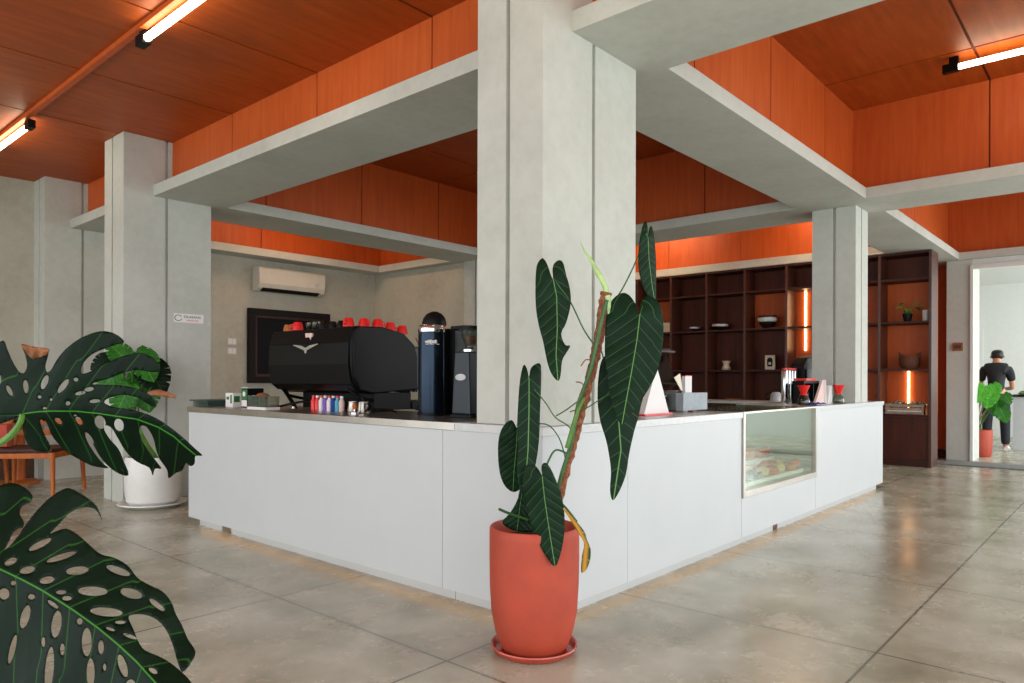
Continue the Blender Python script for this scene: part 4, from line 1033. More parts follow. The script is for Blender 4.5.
# ------------------------------------------------------------------ the climbing philodendron in the terracotta pot
PC = Vector((2.49, 2.035, 0)); PC = D(534, 646, 3.19); PC.z = 0
c = thing('potted_philodendron', 'large climbing plant with long velvety dark leaves in a tall terracotta pot before the bar', 'potted plant', PC)
bm = NB(); lathe(bm, [(0, .012), (.135, .012), (.150, .03), (.172, .09), (.190, .18), (.197, .30), (.199, .42), (.199, .515), (.198, .545), (.192, .552), (.184, .55), (.180, .53), (.178, .47), (0, .47)], PC, 64); obj('pot', bm, 'terracotta', c, smooth=True)
bm = NB(); lathe(bm, [(0, 0), (.165, 0), (.178, .008), (.193, .03), (.191, .036), (.184, .034), (.170, .012), (0, .0115)], PC, 64); obj('saucer', bm, 'saucer', c, smooth=True)
bm = NB(); lathe(bm, [(0, .5), (.10, .497), (.1775, .49), (.1775, .472), (0, .471)], PC, 40); obj('soil', bm, 'soil', c)
dp = 3.16
def PP(px, py, t): return D(px, py, t)
# moss pole: thick, rough, leaning
pp = smoothpath([PP(553, 528, 3.2), PP(562, 488, 3.19), PP(570, 455, 3.18), PP(578, 425, 3.17), PP(585, 398, 3.16), PP(594, 362, 3.15), PP(600, 332, 3.14), PP(604, 306, 3.13), PP(606, 292, 3.12)], 7)
bm = NB(); n = len(pp)
rr = [(.015+.010*(i/n))*(1+.22*sin(i*2.3)*cos(i*.9)) for i in range(n)]
tube(bm, pp, rr, 14)
for v in bm.verts: v.co += Vector((random.uniform(-1, 1), random.uniform(-1, 1), random.uniform(-1, 1)))*.0035
obj('moss_pole', bm, 'coir', c, smooth=True)
bm = NB(); sp = [PP(551, 525, 3.14), PP(560, 480, 3.14), PP(572, 440, 3.13), PP(578, 405, 3.125), PP(590, 372, 3.11), PP(596, 345, 3.10), PP(602, 318, 3.10), PP(607, 300, 3.10)]
tube(bm, smoothpath(sp, 5), .0085, 8); obj('main_stem', bm, 'petiole', c, smooth=True)
bm = NB(); tube(bm, smoothpath([PP(567, 448, 3.11), PP(575, 420, 3.10), PP(579, 408, 3.10), PP(584, 398, 3.115)], 4), [.010]*6+[.008]*6+[.006]*1, 8); obj('pale_shoot', bm, 'stemgreen', c, smooth=True)
def pet(pts, r=.0035):
    bm = NB(); tube(bm, smoothpath(pts, 5), r, 6); return obj('petiole', bm, 'petiole', c, smooth=True)
pet([PP(596, 347, 3.12), PP(584, 330, 3.12), PP(571, 303, 3.12), PP(560, 288, 3.11), PP(554, 279, 3.105)])
pet([PP(603, 312, 3.12), PP(618, 296, 3.12), PP(632, 270, 3.13), PP(641, 248, 3.14), PP(647, 233, 3.14)])
pet([PP(604, 312, 3.12), PP(618, 318, 3.14), PP(632, 319, 3.10), PP(640, 315, 3.055)], .004)
pet([PP(599, 345, 3.13), PP(604, 360, 3.17), PP(606, 380, 3.17)])
pet([PP(575, 433, 3.14), PP(567, 425, 3.13), PP(555, 417, 3.12), PP(545, 402, 3.11), PP(530, 385, 3.11)], .003)
pet([PP(577, 402, 3.14), PP(566, 410, 3.13), PP(556, 416, 3.13)], .003)
pet([PP(570, 455, 3.15), PP(556, 450, 3.12), PP(548, 462, 3.08), PP(543, 476, 3.05)], .0045)
pet([PP(566, 462, 3.15), PP(560, 440, 3.13), PP(548, 425, 3.13), PP(530, 425, 3.14), PP(517, 430, 3.16)], .003)
pet([PP(620, 389, 3.12), PP(604, 397, 3.11), PP(590, 406, 3.12), PP(579, 412, 3.12)], .0028)
pet([PP(557, 500, 3.15), PP(566, 508, 3.12), PP(577, 522, 3.1)], .005)
pet([PP(528, 520, 3.14), PP(508, 513, 3.10), PP(499, 509, 3.08)], .006)
def pc(pts, ox, oy, s_): return [(ox+x/s_, oy+y/s_) for x, y in pts]
# upper left leaf with the notch
LA = pc([(190, 182), (176, 205), (172, 260), (174, 340), (185, 400), (196, 440), (208, 500), (222, 540), (242, 562), (250, 545), (255, 500), (268, 475), (280, 453), (264, 449), (252, 415), (268, 380), (282, 320), (278, 270), (268, 235), (258, 195), (245, 187), (230, 198), (225, 218), (227, 245), (220, 232), (210, 203), (200, 185)], 480, 200, 3.105)
cut_leaf('leaf', LA, pc([(227, 245), (238, 300), (240, 400), (236, 480), (242, 562)], 480, 200, 3.105), 3.10, c, 'philo', fold=.10, droop=-.05, grad=(.25, -.1), step=4)
# big front leaf
LB = [(622, 293), (613, 299), (607, 312), (605, 336), (605, 360), (608, 382), (612, 402), (617, 418), (622, 424), (629, 417), (638, 405), (648, 390), (657, 372), (662, 350), (663.5, 328), (662, 312), (658, 302), (650, 296), (644, 298), (640.5, 306), (640, 314), (638.5, 312), (635, 303), (629, 295)]
cut_leaf('leaf', LB, [(640, 314), (637, 340), (631, 375), (622, 424)], 3.05, c, 'philo', fold=.14, droop=-.03, grad=(-.15, -.12), step=4)
# long leaf behind it
LC = [(603, 358), (599, 372), (597.5, 398), (600, 420), (606, 440), (609, 455), (611, 472), (610, 490), (613, 500.5), (620, 490), (626, 474), (629, 455), (634, 432), (640, 410), (642, 380), (628, 352), (614, 350)]
cut_leaf('leaf', LC, [(612, 352), (617, 400), (621, 450), (613.5, 500)], 3.16, c, 'philo', fold=.12, droop=-.05, grad=(.1, -.05), step=4)
# narrow upright leaf at the top right
LD = [(645, 221), (641, 232), (638.5, 250), (638.5, 268), (642, 284), (648, 296), (655, 303), (656, 285), (656, 262), (654.5, 240), (652, 227), (649.5, 228), (648, 236), (647.5, 226)]
cut_leaf('leaf', LD, [(648, 237), (649, 260), (652, 285), (655, 303)], 3.14, c, 'philo', fold=.25, droop=-.05, grad=(.9, 0), step=3)
# lower left: upright narrow leaf and the round one behind
LE_ = [(523.5, 365), (520, 380), (518, 405), (517, 430), (518, 450), (517, 470), (519, 486), (525, 497), (531, 485), (536, 462), (539, 440), (540, 412), (541, 385), (541, 366), (537, 363.5), (531, 368), (529, 377), (527, 369)]
cut_leaf('leaf', LE_, [(529, 378), (529, 410), (528, 450), (524, 496)], 3.09, c, 'philo', fold=.22, droop=-.03, grad=(.5, -.05), step=3.5)
LF = [(512, 420), (504, 425), (499, 437), (498, 455), (500, 474), (505, 486), (513, 492), (521, 488), (528, 474), (534, 455), (536, 435), (530, 424), (521, 422), (517, 428)]
cut_leaf('leaf', LF, [(517, 430), (516, 450), (514, 470), (513, 491)], 3.16, c, 'philo', fold=.08, droop=.03, grad=(.2, .1), step=4)
LG = [(522, 478), (518, 498), (510, 513), (502, 522), (510, 529), (522, 532), (534, 530), (533, 512), (530, 492)]
cut_leaf('leaf', LG, [(524, 480), (520, 505), (517, 530)], 3.13, c, 'philo', fold=.2, droop=.0, grad=(.4, 0), step=4)
LH = pc([(110, 160), (103, 190), (103, 215), (108, 245), (123, 300), (137, 335), (155, 370), (180, 402), (194, 372), (203, 325), (204, 280), (198, 235), (186, 200), (172, 168), (160, 152), (150, 155), (148, 168), (150, 182), (144, 172), (135, 160), (122, 156)], 480, 400, 2.4125)
cut_leaf('leaf', LH, pc([(150, 184), (156, 240), (168, 320), (181, 402)], 480, 400, 2.4125), 2.99, c, 'philo', fold=.14, droop=-.04, grad=(.1, .02), step=4)
LI = [(563, 509), (569, 518), (577, 531), (584, 543), (582, 556), (581, 572), (586, 570), (590, 560), (590.5, 549), (587, 540), (584, 531), (575, 520), (566, 510)]
cut_leaf('leaf', LI, [(564, 510), (577, 527), (586, 545), (584, 572)], 2.98, c, leafmat('ageing_green_leaf', '#1c3a1e', '#2c4a22', '#b8842e', 5, .5, .5, .1, .06, .8), fold=.3, droop=-.05, step=2.5, label='shrivelled leaf turning yellow-brown, hanging over the rim')
LJ = [(580.5, 241), (585, 250), (591, 257.5), (598, 268), (604, 278), (609, 290), (611, 302), (609, 318), (606.5, 308), (605, 296), (601, 284), (596, 275), (590, 262), (583, 250)]
cut_leaf('young_spear_leaf', LJ, [(580.5, 241), (595, 267), (606, 287), (609, 316)], 3.09, c, 'spear', fold=.3, droop=.02, step=2.5, label='pale green unopened leaf spear')
for a, b_ in (((587, 390), (576, 382)), ((581, 415), (570, 412)), ((590, 360), (581, 366))):
    bm = NB(); tube(bm, smoothpath([PP(a[0], a[1], 3.13), PP((a[0]+b_[0])/2, (a[1]+b_[1])/2-3, 3.11), PP(b_[0], b_[1], 3.10)], 4), .003, 6); obj('aerial_root', bm, 'coir', c)

# ------------------------------------------------------------------ foreground monstera
c = thing('potted_monstera', 'big foreground plant with glossy holed leaves reaching in from the left edge', 'potted plant', D(-330, 900, 1.5).xy.to_3d())
base = wpos(c)
bm = NB(); lathe(bm, [(0, 0), (.15, 0), (.19, .2), (.20, .38), (.18, .38), (.17, .33), (0, .33)], base, 40); obj('pot', bm, 'terracotta', c, smooth=True)
bm = NB(); lathe(bm, [(0, .36), (.175, .35), (.175, .331), (0, .331)], base, 30); obj('soil', bm, 'soil', c)
T1 = 1.45; T2 = 1.2
def q1(pts): return [(x/3.795, 330+y/3.795) for x, y in pts]
def q2(pts): return [(x/3.364, 480+y/3.364) for x, y in pts]
def ell(cx, cy, a, b_, ang=0, n=9, s_=1):
    t = radians(ang); return [(cx+a*cos(2*pi*i/n)*cos(t)-b_*sin(2*pi*i/n)*sin(t), cy+a*cos(2*pi*i/n)*sin(t)+b_*sin(2*pi*i/n)*cos(t)) for i in range(n)]
O1 = [(-60, 330), (-120, 250), (-150, 180), (-110, 150), (-60, 170), (-45, 120), (-25, 70), (12, 40), (28, 75), (48, 120), (72, 158), (92, 162), (103, 135), (96, 95), (84, 62), (110, 66), (150, 68), (183, 73), (180, 105), (172, 135), (178, 160), (195, 150), (215, 115), (250, 72), (300, 34), (350, 12), (395, 4), (440, 16), (472, 45), (440, 56), (395, 72), (350, 92), (315, 128), (308, 160), (325, 164), (370, 145), (420, 118), (470, 98), (530, 86), (575, 102), (600, 128), (608, 154), (575, 160), (525, 152), (470, 162), (415, 184), (370, 196), (352, 206), (400, 208), (460, 210), (520, 222), (565, 242), (588, 270), (592, 293), (568, 284), (525, 258), (470, 246), (420, 256), (395, 274), (430, 292), (490, 300), (550, 316), (600, 338), (650, 372), (700, 412), (738, 448), (768, 476), (742, 478), (738, 508), (722, 516), (706, 505), (692, 532), (668, 542), (640, 562), (634, 530), (606, 490), (592, 452), (582, 410), (560, 372), (540, 362), (528, 380), (540, 420), (566, 462), (598, 505), (612, 526), (588, 526), (580, 552), (566, 522), (520, 500), (478, 462), (446, 408), (424, 372), (402, 362), (396, 380), (420, 418), (450, 452), (470, 498), (488, 550), (452, 545), (415, 520), (380, 480), (352, 430), (335, 400), (322, 388), (330, 420), (360, 470), (392, 508), (410, 524), (350, 515), (300, 490), (250, 460), (205, 412), (178, 366), (160, 340), (152, 350), (170, 400), (190, 440), (180, 462), (120, 450), (92, 400), (84, 350), (78, 330), (20, 350), (-30, 360)]
R1 = [(86, 318), (140, 310), (200, 307), (290, 308), (370, 316), (450, 328), (520, 338), (600, 368), (660, 404), (700, 440), (745, 476)]
H1 = [ell(-5, 190, 10, 20, 10), ell(36, 230, 9, 22, -28), ell(98, 215, 10, 25, -5), ell(170, 198, 12, 28, 22), ell(240, 213, 11, 32, 38), ell(288, 188, 9, 7), ell(150, 254, 7, 6), ell(170, 297, 8, 5), ell(194, 264, 5, 5),
      ell(258, 278, 9, 8), ell(305, 240, 20, 7, -12), ell(338, 225, 18, 8, -10), ell(360, 270, 20, 7, -5), ell(222, 345, 16, 9, 40), ell(300, 344, 18, 10, 55), ell(380, 350, 20, 26, -20), ell(452, 360, 18, 24, -15), ell(180, 375, 6, 34, -20), ell(340, 410, 8, 26, -35), ell(285, 312+12, 6, 4)]
cut_leaf('leaf', q1(O1), q1(R1), T1, c, 'monstera', holes=[q1(h) for h in H1], step=4.5, fold=.10, droop=.12, wave=.006, grad=(.1, .25))
O2 = [(-40, 300), (-150, 200), (-160, 100), (-60, 40), (0, 18), (40, 10), (78, 22), (108, 50), (104, 72), (76, 88), (66, 112), (80, 140), (76, 160), (50, 172), (36, 195), (22, 222), (16, 235), (40, 215), (80, 160), (120, 108), (165, 62), (205, 36), (235, 28), (285, 54), (325, 88), (345, 140), (322, 100), (280, 92), (235, 110), (200, 146), (168, 180), (190, 172), (225, 164), (262, 184), (305, 222), (340, 250), (385, 262), (430, 288), (462, 328), (500, 352), (545, 374), (575, 408), (592, 452), (612, 488), (632, 535), (658, 578), (642, 615), (614, 646), (598, 615), (584, 565), (562, 510), (530, 472), (490, 454), (450, 452), (432, 462), (448, 500), (468, 548), (490, 574), (545, 598), (600, 636), (650, 690), (690, 780), (600, 900), (400, 980), (150, 960), (-100, 800), (-180, 550), (-120, 400)]
R2 = [(-45, 285), (0, 300), (80, 338), (150, 376), (250, 440), (330, 498), (400, 556), (460, 612), (530, 690), (600, 800)]
H2 = [ell(54, 182, 28, 10, -48), ell(135, 217, 42, 11, -27), ell(36, 275, 22, 11, -25), ell(92, 303, 26, 12, -12), ell(206, 259, 52, 10, -18), ell(158, 337, 25, 12, -10), ell(14, 383, 18, 19), ell(260, 305, 38, 14, -6), ell(398, 305, 42, 12, 20), ell(205, 378, 17, 7), ell(225, 398, 16, 8), ell(106, 393, 12, 9), ell(312, 374, 50, 16, 2), ell(442, 382, 38, 16, 15), ell(528, 420, 32, 9, 38), ell(358, 444, 55, 15, 5), ell(85, 460, 15, 40, 16), ell(190, 485, 17, 46, 8), ell(268, 475, 10, 11), ell(292, 545, 17, 48, 0), ell(42, 570, 10, 50, 14), ell(166, 640, 15, 80, 5), ell(146, 545, 7, 17), ell(210, 570, 8, 20), ell(340, 562, 10, 24), ell(305, 650, 14, 50), ell(413, 625, 14, 40, -18), ell(352, 630, 6, 12), ell(405, 479, 18, 6), ell(438, 526, 25, 6, 20), ell(440, 685, 15, 14), ell(515, 642, 16, 8, 30), ell(45, 347, 9, 8), ell(178, 418, 22, 7, 35), ell(372, 502, 16, 5, 20)]
cut_leaf('leaf', q2(O2), q2(R2), T2, c, 'monstera', holes=[q2(h) for h in H2], step=4.5, fold=.08, droop=-.06, wave=.004, grad=(.15, -.35))
bm = NB(); tube(bm, smoothpath([D(23, 414, T1+.002), D(19, 425, T1+.01), D(8, 438, T1+.03), D(-25, 462, T1+.06), D(-120, 560, T1+.05), D(-250, 760, 1.5), base+Vector((0, .02, .35))], 6), [.006]*8+[.007]*29, 8); obj('petiole', bm, 'stemgreen', c, smooth=True)
bm = NB(); tube(bm, smoothpath([D(-13, 565, T2+.003), D(-60, 560, T2+.05), D(-160, 600, T2+.2), D(-260, 780, 1.48), base+Vector((.02, 0, .35))], 6), .007, 8); obj('petiole', bm, 'stemgreen', c, smooth=True)
M['dry'] = plain('dry_leaf_brown', '#7a4a28', .7, var=.2)
cut_leaf('dried_tip', q1([(80, 53), (112, 60), (150, 66), (186, 72), (178, 92), (150, 104), (128, 112), (108, 96), (92, 76)]), q1([(82, 60), (180, 80)]), T1-.012, c, 'dry', fold=.3, step=3, label='dried brown leaf tip')
cut_leaf('dried_tip', q1([(560, 236), (600, 226), (640, 238), (670, 250), (650, 258), (620, 252), (590, 250), (568, 246)]), q1([(560, 240), (668, 252)]), T1-.012, c, 'dry', fold=.3, step=3, label='dried brown leaf tip')

# ------------------------------------------------------------------ smaller holed leaves for the plants further off
def unit_monstera(notch=5):
    pts = []
    for side in (1, -1):
        half = []
        # heart outline: t from base lobe to tip
        for i in range(notch+1):
            t0 = i/(notch+1); t1 = (i+.72)/(notch+1); tm = (i+.86)/(notch+1)
            def w(t): return .46*(sin(pi*(t*.80+.16))**.8)
            half += [(t0*1.0-.12+.10*t0, w(t0)), (t1-.06+.02, w(t1)*1.02)]
            if i < notch: half.append((tm-.12, w(tm)*.62))
        half.append((1.0, 0))
        pts.append([(x, side*y) for x, y in half])
    up, dn = pts
    return [(.0, .0)]+[(-.10, .10)]+up+dn[-2::-1]+[(-.10, -.10)]
UM = unit_monstera()
def leaf3d(name, base, tip, nrm, W_, parent, mat, outline=None, droop=.25, fold=.12, step=.07):
    outline = outline or UM
    base = Vector(base); tip = Vector(tip); a = tip-base; L = a.length; a.normalize()
    s_ = a.cross(Vector(nrm)).normalized(); n_ = s_.cross(a)
    if n_.dot(Vector(nrm)) < 0: n_ = -n_
    vs_ = [Vector(p) for p in outline]; n0 = len(vs_); es = [(i, (i+1) % n0) for i in range(n0)]
    x = -.15
    while x < 1:
        y = -.5
        while y < .5:
            if in_poly((x, y), outline): vs_.append(Vector((x, y)))
            y += step
        x += step
    V, E_, F_, *_r = delaunay_2d_cdt(vs_, es, [], 0, 1e-5)
    bm = bmesh.new(); uv = bm.loops.layers.uv.new('UVMap')
    bv = [bm.verts.new(base+a*(p.x*L)+s_*(p.y*L*W_)+n_*(L*(fold*abs(p.y)-droop*max(0, p.x)**2))) for p in V]
    for f_ in F_:
        cx = sum(V[i].x for i in f_)/len(f_); cy = sum(V[i].y for i in f_)/len(f_)
        if not in_poly((cx, cy), outline): continue
        try: fc = bm.faces.new([bv[i] for i in f_])
        except ValueError: continue
        for lp, i in zip(fc.loops, f_): lp[uv].uv = (V[i].x, V[i].y+.5)
    bmesh.ops.delete(bm, geom=[v for v in bm.verts if not v.link_faces], context='VERTS')
    return obj(name, bm, mat, parent, smooth=True, solid=.0015)
TOCAM = lambda p: (CAM-Vector(p)).normalized()

# white pot with a monstera, in front of the left pillar
WP = Vector((2.86, 6.99, 0))
c = thing('potted_monstera', 'bright green plant in a round white ceramic pot at the foot of the left pillar', 'potted plant', WP)
bm = NB(); lathe(bm, [(0, .03), (.19, .03), (.225, .06), (.24, .16), (.245, .30), (.24, .44), (.232, .47), (.22, .47), (.225, .40), (0, .40)], WP, 48); obj('pot', bm, 'whitepot', c, smooth=True)
bm = NB(); lathe(bm, [(0, 0), (.22, 0), (.25, .012), (.30, .035), (.298, .045), (.25, .028), (0, .0295)], WP, 48); obj('saucer', bm, 'whitepot', c, smooth=True)
bm = NB(); lathe(bm, [(0, .425), (.2235, .42), (.2235, .401), (0, .4005)], WP, 30); obj('soil', bm, 'soil', c)
dW = 6.9
lv = [((128, 362), (112, 345), 'monstera2'), ((136, 352), (150, 372), 'monstera2'), ((118, 372), (100, 388), 'monstera2'), ((140, 375), (148, 402), 'monstera2'), ((130, 385), (118, 408), 'monstera2'), ((112, 358), (94, 366), 'monstera'), ((146, 362), (160, 385), 'monstera')]
for i, (b_, t_, mm) in enumerate(lv):
    dd = 6.65+.06*(i % 4); B_ = D(b_[0], b_[1], dd); T_ = D(t_[0], t_[1], dd-.08)
    T_ = B_+(T_-B_)*1.25
    bm = NB(); tube(bm, smoothpath([WP+Vector((.02*i-.06, 0, .42)), D(133+i*2-6, 425, 6.85), D((b_[0]+138)/2, b_[1]+22, 6.78), B_], 4), .008, 6); st = obj('stem', bm, 'stemgreen', c, smooth=True)
    leaf3d('leaf', B_, T_, TOCAM(B_)+Vector((0, 0, .5)), .95, st, mm, step=.12)
bm = NB(); simple_leaf(bm, D(150, 388, 6.8), D(176, 396, 6.75), .03, .1); obj('dried_leaf', bm, plain('dry_brown_leaf', '#6a4236', .7), c, solid=.002, label=None) if False else obj('dried_leaf', bm, plain('dry_brown_leaf', '#6a4236', .7), c, solid=.002)

# terracotta pot plant at the far doorway
RP = Vector((13.45, 1.955, 0))
c = thing('potted_monstera', 'light green holed-leaf plant in a terracotta pot just inside the far doorway', 'potted plant', RP)
bm = NB(); lathe(bm, [(0, 0), (.15, 0), (.175, .03), (.185, .2), (.185, .42), (.17, .42), (.168, .38), (0, .38)], RP, 36); obj('pot', bm, 'terracotta', c, smooth=True)
bm = NB(); lathe(bm, [(0, .40), (.167, .395), (.167, .3805), (0, .3801)], RP, 24); obj('soil', bm, 'soil', c)
for i, (b_, t_) in enumerate((((985, 386), (976, 402)), ((990, 390), (986, 409)), ((998, 400), (994, 416)), ((1004, 394), (1012, 405)), ((1000, 408), (1008, 424)), ((993, 384), (1000, 396)))):
    dd = 11.0+.08*(i % 3); B_ = D(b_[0], b_[1], dd); T_ = D(t_[0], t_[1], dd-.1); T_ = B_+(T_-B_)*.9
    bm = NB(); tube(bm, smoothpath([RP+Vector((.0, .03*(i % 3)-.03, .40)), RP+Vector((-.05, -.02*i, .62)), (RP+Vector((-.05, -.05*i, .62))+B_)/2+Vector((0, 0, .08)), B_], 4), .011 if i < 3 else .008, 6); st = obj('stem', bm, 'stemgreen' if i > 2 else 'crate', c, smooth=True)
    leaf3d('leaf', B_, T_, TOCAM(B_)+Vector((0, 0, .4)), 1.0, st, 'monstera3' if i in (0, 1, 5) else 'monstera2', step=.12)

# far room counter
c = thing('far_counter', 'pale counter with thin black top in the bright room behind the person', 'counter', (15.5, .2, 0))
bm = NB(); bx(bm, 15.16, 15.8, -2.2, 1.70, .0, .915, .004); obj('body', bm, 'panel', c)
bm = NB(); bx(bm, 15.12, 15.84, -2.22, 1.74, .915, .95, .003); obj('top', bm, 'black', c)
c = thing('salad_bowl', 'small dish with green and brown food on the far black countertop', 'bowl', (15.3, 1.56, .95))
bm = NB(); lathe(bm, [(0, 0), (.05, 0), (.10, .03), (.095, .035), (0, .02)], (15.3, 1.56, .95), 20); obj('dish', bm, 'cream', c, smooth=True)
bm = NB(); lathe(bm, [(0, .03), (.08, .03), (.05, .065), (0, .075)], (15.3, 1.56, .95), 14); obj('food', bm, 'leafgreen', c, smooth=True)
bm = NB(); bx(bm, 18.385, 18.4, 2.6, 3.3, 1.2, 2.3, .004); c = tag(origin(obj('wall_panel', bm, 'white'), (18.39, 2.95, 1.2)), 'flat white rectangular cover on the wall of the far bright room', 'panel')

# ------------------------------------------------------------------ person seen from behind
PB = D(996, 450, 12.25); PB.z = 0
fw = Vector((PB.x, PB.y, 0)).normalized(); rt = Vector((fw.y, -fw.x, 0))
person = thing('person', 'person seen from behind in black t-shirt, dark trousers and white shoes, head bent', 'person', PB)
def L3(r_, f_, z): return rt*r_+fw*f_+Vector((0, 0, z))
def skin(name, nodes, edges, mat, parent, sub=2, extra=None):
    me = bpy.data.meshes.new(name); me.from_pydata([n_[0] for n_ in nodes], edges, []); 
    o = bpy.data.objects.new(name, me); COL.objects.link(o); o.parent = parent
    sk = o.modifiers.new('skin', 'SKIN'); sk.use_smooth_shade = True
    if not me.skin_vertices: return o
    for i, n_ in enumerate(nodes): me.skin_vertices[0].data[i].radius = n_[1] if isinstance(n_[1], tuple) else (n_[1], n_[1])
    me.skin_vertices[0].data[0].use_root = True
    s_ = o.modifiers.new('sub', 'SUBSURF'); s_.levels = sub; s_.render_levels = sub
    dg = bpy.context.evaluated_depsgraph_get(); m2 = bpy.data.meshes.new_from_object(o.evaluated_get(dg)); o.modifiers.clear(); o.data = m2; m2.materials.clear(); m2.materials.append(M[mat]); m2.shade_smooth()
    return o
def chain(nodes, edges, pts, start=None):
    prev = start
    for p, r_ in pts:
        nodes.append((p, r_)); k = len(nodes)-1
        if prev is not None: edges.append((prev, k))
        prev = k
    return prev
nd, ed = [], []
chain(nd, ed, [(L3(0, 0, .96), (.15, .11))])
b1 = chain(nd, ed, [(L3(0, 0, 1.10), (.135, .10)), (L3(0, .02, 1.28), (.165, .11)), (L3(0, .04, 1.42), (.13, .09))], 0)
nk = chain(nd, ed, [(L3(0, .07, 1.50), .058), (L3(.01, .11, 1.555), .066), (L3(.015, .14, 1.62), (.082, .095)), (L3(.015, .145, 1.67), (.078, .09)), (L3(.015, .13, 1.705), (.05, .06))], b1)
for s_ in (-1, 1):
    hp = chain(nd, ed, [(L3(s_*.10, 0, .88), .095), (L3(s_*.12, .01, .68), .078), (L3(s_*.125, .0, .50), .060), (L3(s_*.13, -.02, .34), .056), (L3(s_*.135, -.02, .12), .040), (L3(s_*.14, -.02, .06), .042), (L3(s_*.145, .10, .035), .034), (L3(s_*.15, .16, .03), .026)], 0)
    wr = chain(nd, ed, [(L3(s_*.15, .03, 1.41), .056), (L3(s_*.195, .04, 1.33), .050), (L3(s_*.22, .07, 1.18), .044), (L3(s_*.23, .11, 1.08), .039), (L3(s_*.19, .25, 1.06), .034), (L3(s_*.13, .37, 1.06), .026), (L3(s_*.11, .42, 1.06), (.036, .02))], b1)
    for k in range(4):
        o_ = (k-1.5)*.02; ln = (.07, .08, .075, .06)[k]
        chain(nd, ed, [(L3(s_*.10+o_*.7, .455, 1.055+.0*k), .0095), (L3(s_*.09+o_, .455+ln*.55, 1.04), .009), (L3(s_*.085+o_, .455+ln*.8, 1.015), .008)], wr)
    chain(nd, ed, [(L3(s_*.07, .42, 1.05), .010), (L3(s_*.05, .45, 1.035), .009)], wr)
body = skin('body', nd, ed, 'skin', person)
# shirt
nd, ed = [], []
chain(nd, ed, [(L3(0, 0, .93), (.175, .13)), (L3(0, 0, 1.10), (.165, .128)), (L3(0, .02, 1.28), (.195, .138)), (L3(0, .04, 1.42), (.162, .122)), (L3(0, .065, 1.475), (.10, .085))])
for s_ in (-1, 1): chain(nd, ed, [(L3(s_*.15, .03, 1.41), .084), (L3(s_*.195, .04, 1.33), .074), (L3(s_*.22, .07, 1.18), .066)], 3)
skin('tshirt', nd, ed, 'tee', person)
nd, ed = [], []
chain(nd, ed, [(L3(0, 0, .95), (.165, .125))])
for s_ in (-1, 1): chain(nd, ed, [(L3(s_*.095, 0, .86), .115), (L3(s_*.12, .01, .68), .096), (L3(s_*.125, .0, .50), .082), (L3(s_*.13, -.02, .30), .074), (L3(s_*.135, -.02, .10), .068)], 0)
skin('trousers', nd, ed, 'jeans', person)
nd, ed = [], []
chain(nd, ed, [(L3(.012, .075, 1.56), (.078, .07)), (L3(.015, .10, 1.61), (.096, .095)), (L3(.015, .125, 1.66), (.102, .105)), (L3(.015, .125, 1.70), (.086, .092)), (L3(.015, .12, 1.725), (.05, .055))])
skin('hair', nd, ed, 'hair', person)
for s_ in (-1, 1):
    t = NB(); bmesh.ops.create_uvsphere(t, u_segments=10, v_segments=8, radius=1); bmesh.ops.transform(t, matrix=Matrix.Translation(L3(.015+s_*.090, .155, 1.605)) @ Matrix.Diagonal((.012, .016, .028, 1)), verts=t.verts); obj('ear', t, 'skin', person, world=False, smooth=True)
    b_ = NB(); q = [L3(s_*.145, -.09, .045), L3(s_*.145, -.03, .055), L3(s_*.15, .08, .045), L3(s_*.155, .17, .035), L3(s_*.155, .20, .03)]
    tube(b_, smoothpath(q, 4), [.038]*4+[.05]*4+[.046]*4+[.04]*4+[.02], 14)
    for v in b_.verts: v.co.z = max(v.co.z, .0)
    obj('shoe', b_, 'shoe', person, world=False, smooth=True)

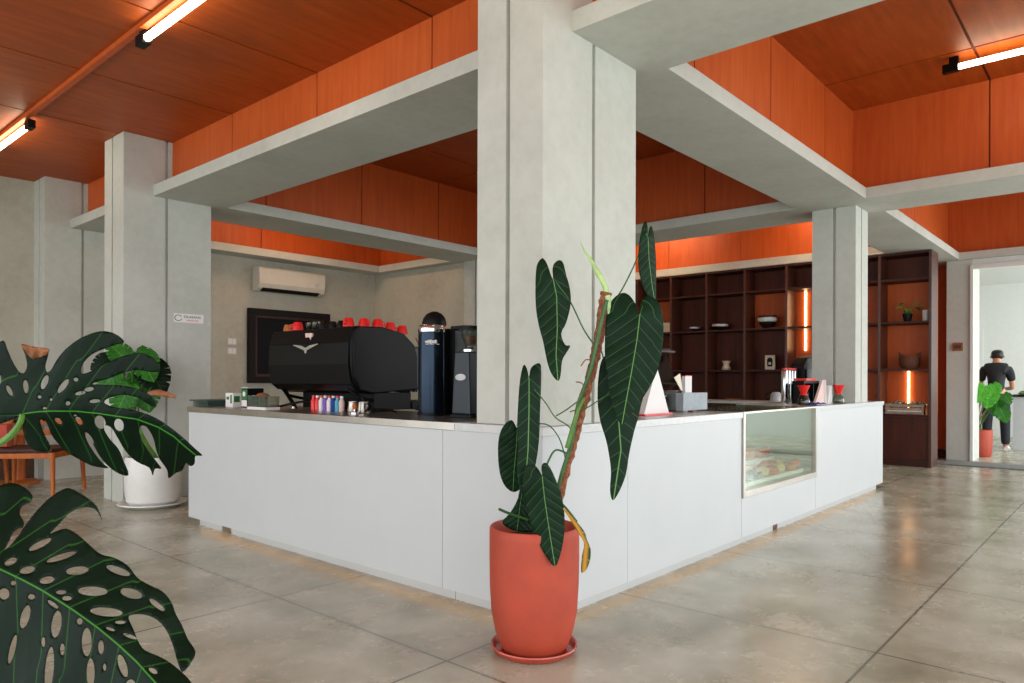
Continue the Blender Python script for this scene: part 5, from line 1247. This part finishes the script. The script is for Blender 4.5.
# ------------------------------------------------------------------ wooden chairs and table at the far left
def lounge_chair():
    c = thing('wooden_chair', '', 'chair')
    W2, D2, SZ = .34, .29, .44
    for sx_ in (-1, 1):
        for sy_ in (-1, 1):
            b_ = NB(); top_z = SZ+.01
            tube(b_, [(sx_*(W2+.02), sy_*(D2+.03)-.0, 0), (sx_*W2, sy_*D2, top_z)], [.018, .026], 10); obj('leg', b_, 'oak', c, world=False, smooth=True)
    b_ = NB()
    for sy_ in (-1, 1): bx(b_, -W2, W2, sy_*D2-.015, sy_*D2+.015, SZ-.045, SZ+.005, .004)
    for sx_ in (-1, 1): bx(b_, sx_*W2-.015, sx_*W2+.015, -D2, D2, SZ-.045, SZ+.005, .004)
    obj('seat_frame', b_, 'oak', c, world=False)
    b_ = NB(); bx(b_, -W2+.02, W2-.02, -D2+.02, D2-.02, SZ+.006, SZ+.045, .015); obj('seat', b_, 'darkwood', c, world=False)
    for sx_ in (-1, 1):
        b_ = NB(); tube(b_, [(sx_*W2, D2, SZ-.03), (sx_*W2, D2+.14, SZ+.42)], .019, 8); obj('back_post', b_, 'oak', c, world=False, smooth=True)
    for k in range(3):
        b_ = NB(); zz = SZ+.14+.11*k; yy = D2+.14*(zz-SZ+.03)/.45; bx(b_, -W2, W2, yy-.01, yy+.01, zz, zz+.06, .006); obj('back_slat', b_, 'oak', c, world=False)
    return c
def at(px, d): p = D(px, CY, d); return (p.x, p.y, 0)
RZ = YAW-pi/2
o = lounge_chair(); o.location = at(33, 7.45); o.rotation_euler = (0, 0, RZ+.1)
tag(o, 'orange-brown wooden chair behind the lower foreground leaf, nearest the white pot', 'chair', 'wooden chairs by the left pillars')
o2 = dup(o, at(-48, 7.55), RZ-.15, 'orange-brown wooden chair cut off by the left edge, with a red cushion', 'wooden chairs by the left pillars')
cc = thing('seat_cushion', 'pinkish red cushion leaning on the chair at the left edge', 'cushion', at(0, 7.42)); cc.location.z = .4855
cc.rotation_euler = (0, 0, RZ-.15)
bm = NB(); bx(bm, -.13, .13, -.05, .05, 0, .24, .04); obj('cover', bm, plain('dusty_red_fabric', '#b04a3a', .9), cc, world=False, smooth=True)
c = thing('round_table', 'round brown wooden table with a thick central post, beyond the wooden chairs', 'table', at(20, 8.2))
bm = NB(); lathe(bm, [(0, 0), (.2, 0), (.2, .02), (.06, .04), (.052, .06), (.052, .70), (0, .70)], wpos(c), 28); obj('pedestal', bm, 'oak', c, smooth=True)
bm = NB(); lathe(bm, [(0, .701), (.22, .701), (.23, .712), (.23, .735), (0, .735)], wpos(c), 36); obj('tabletop', bm, 'darkwood', c, smooth=True)
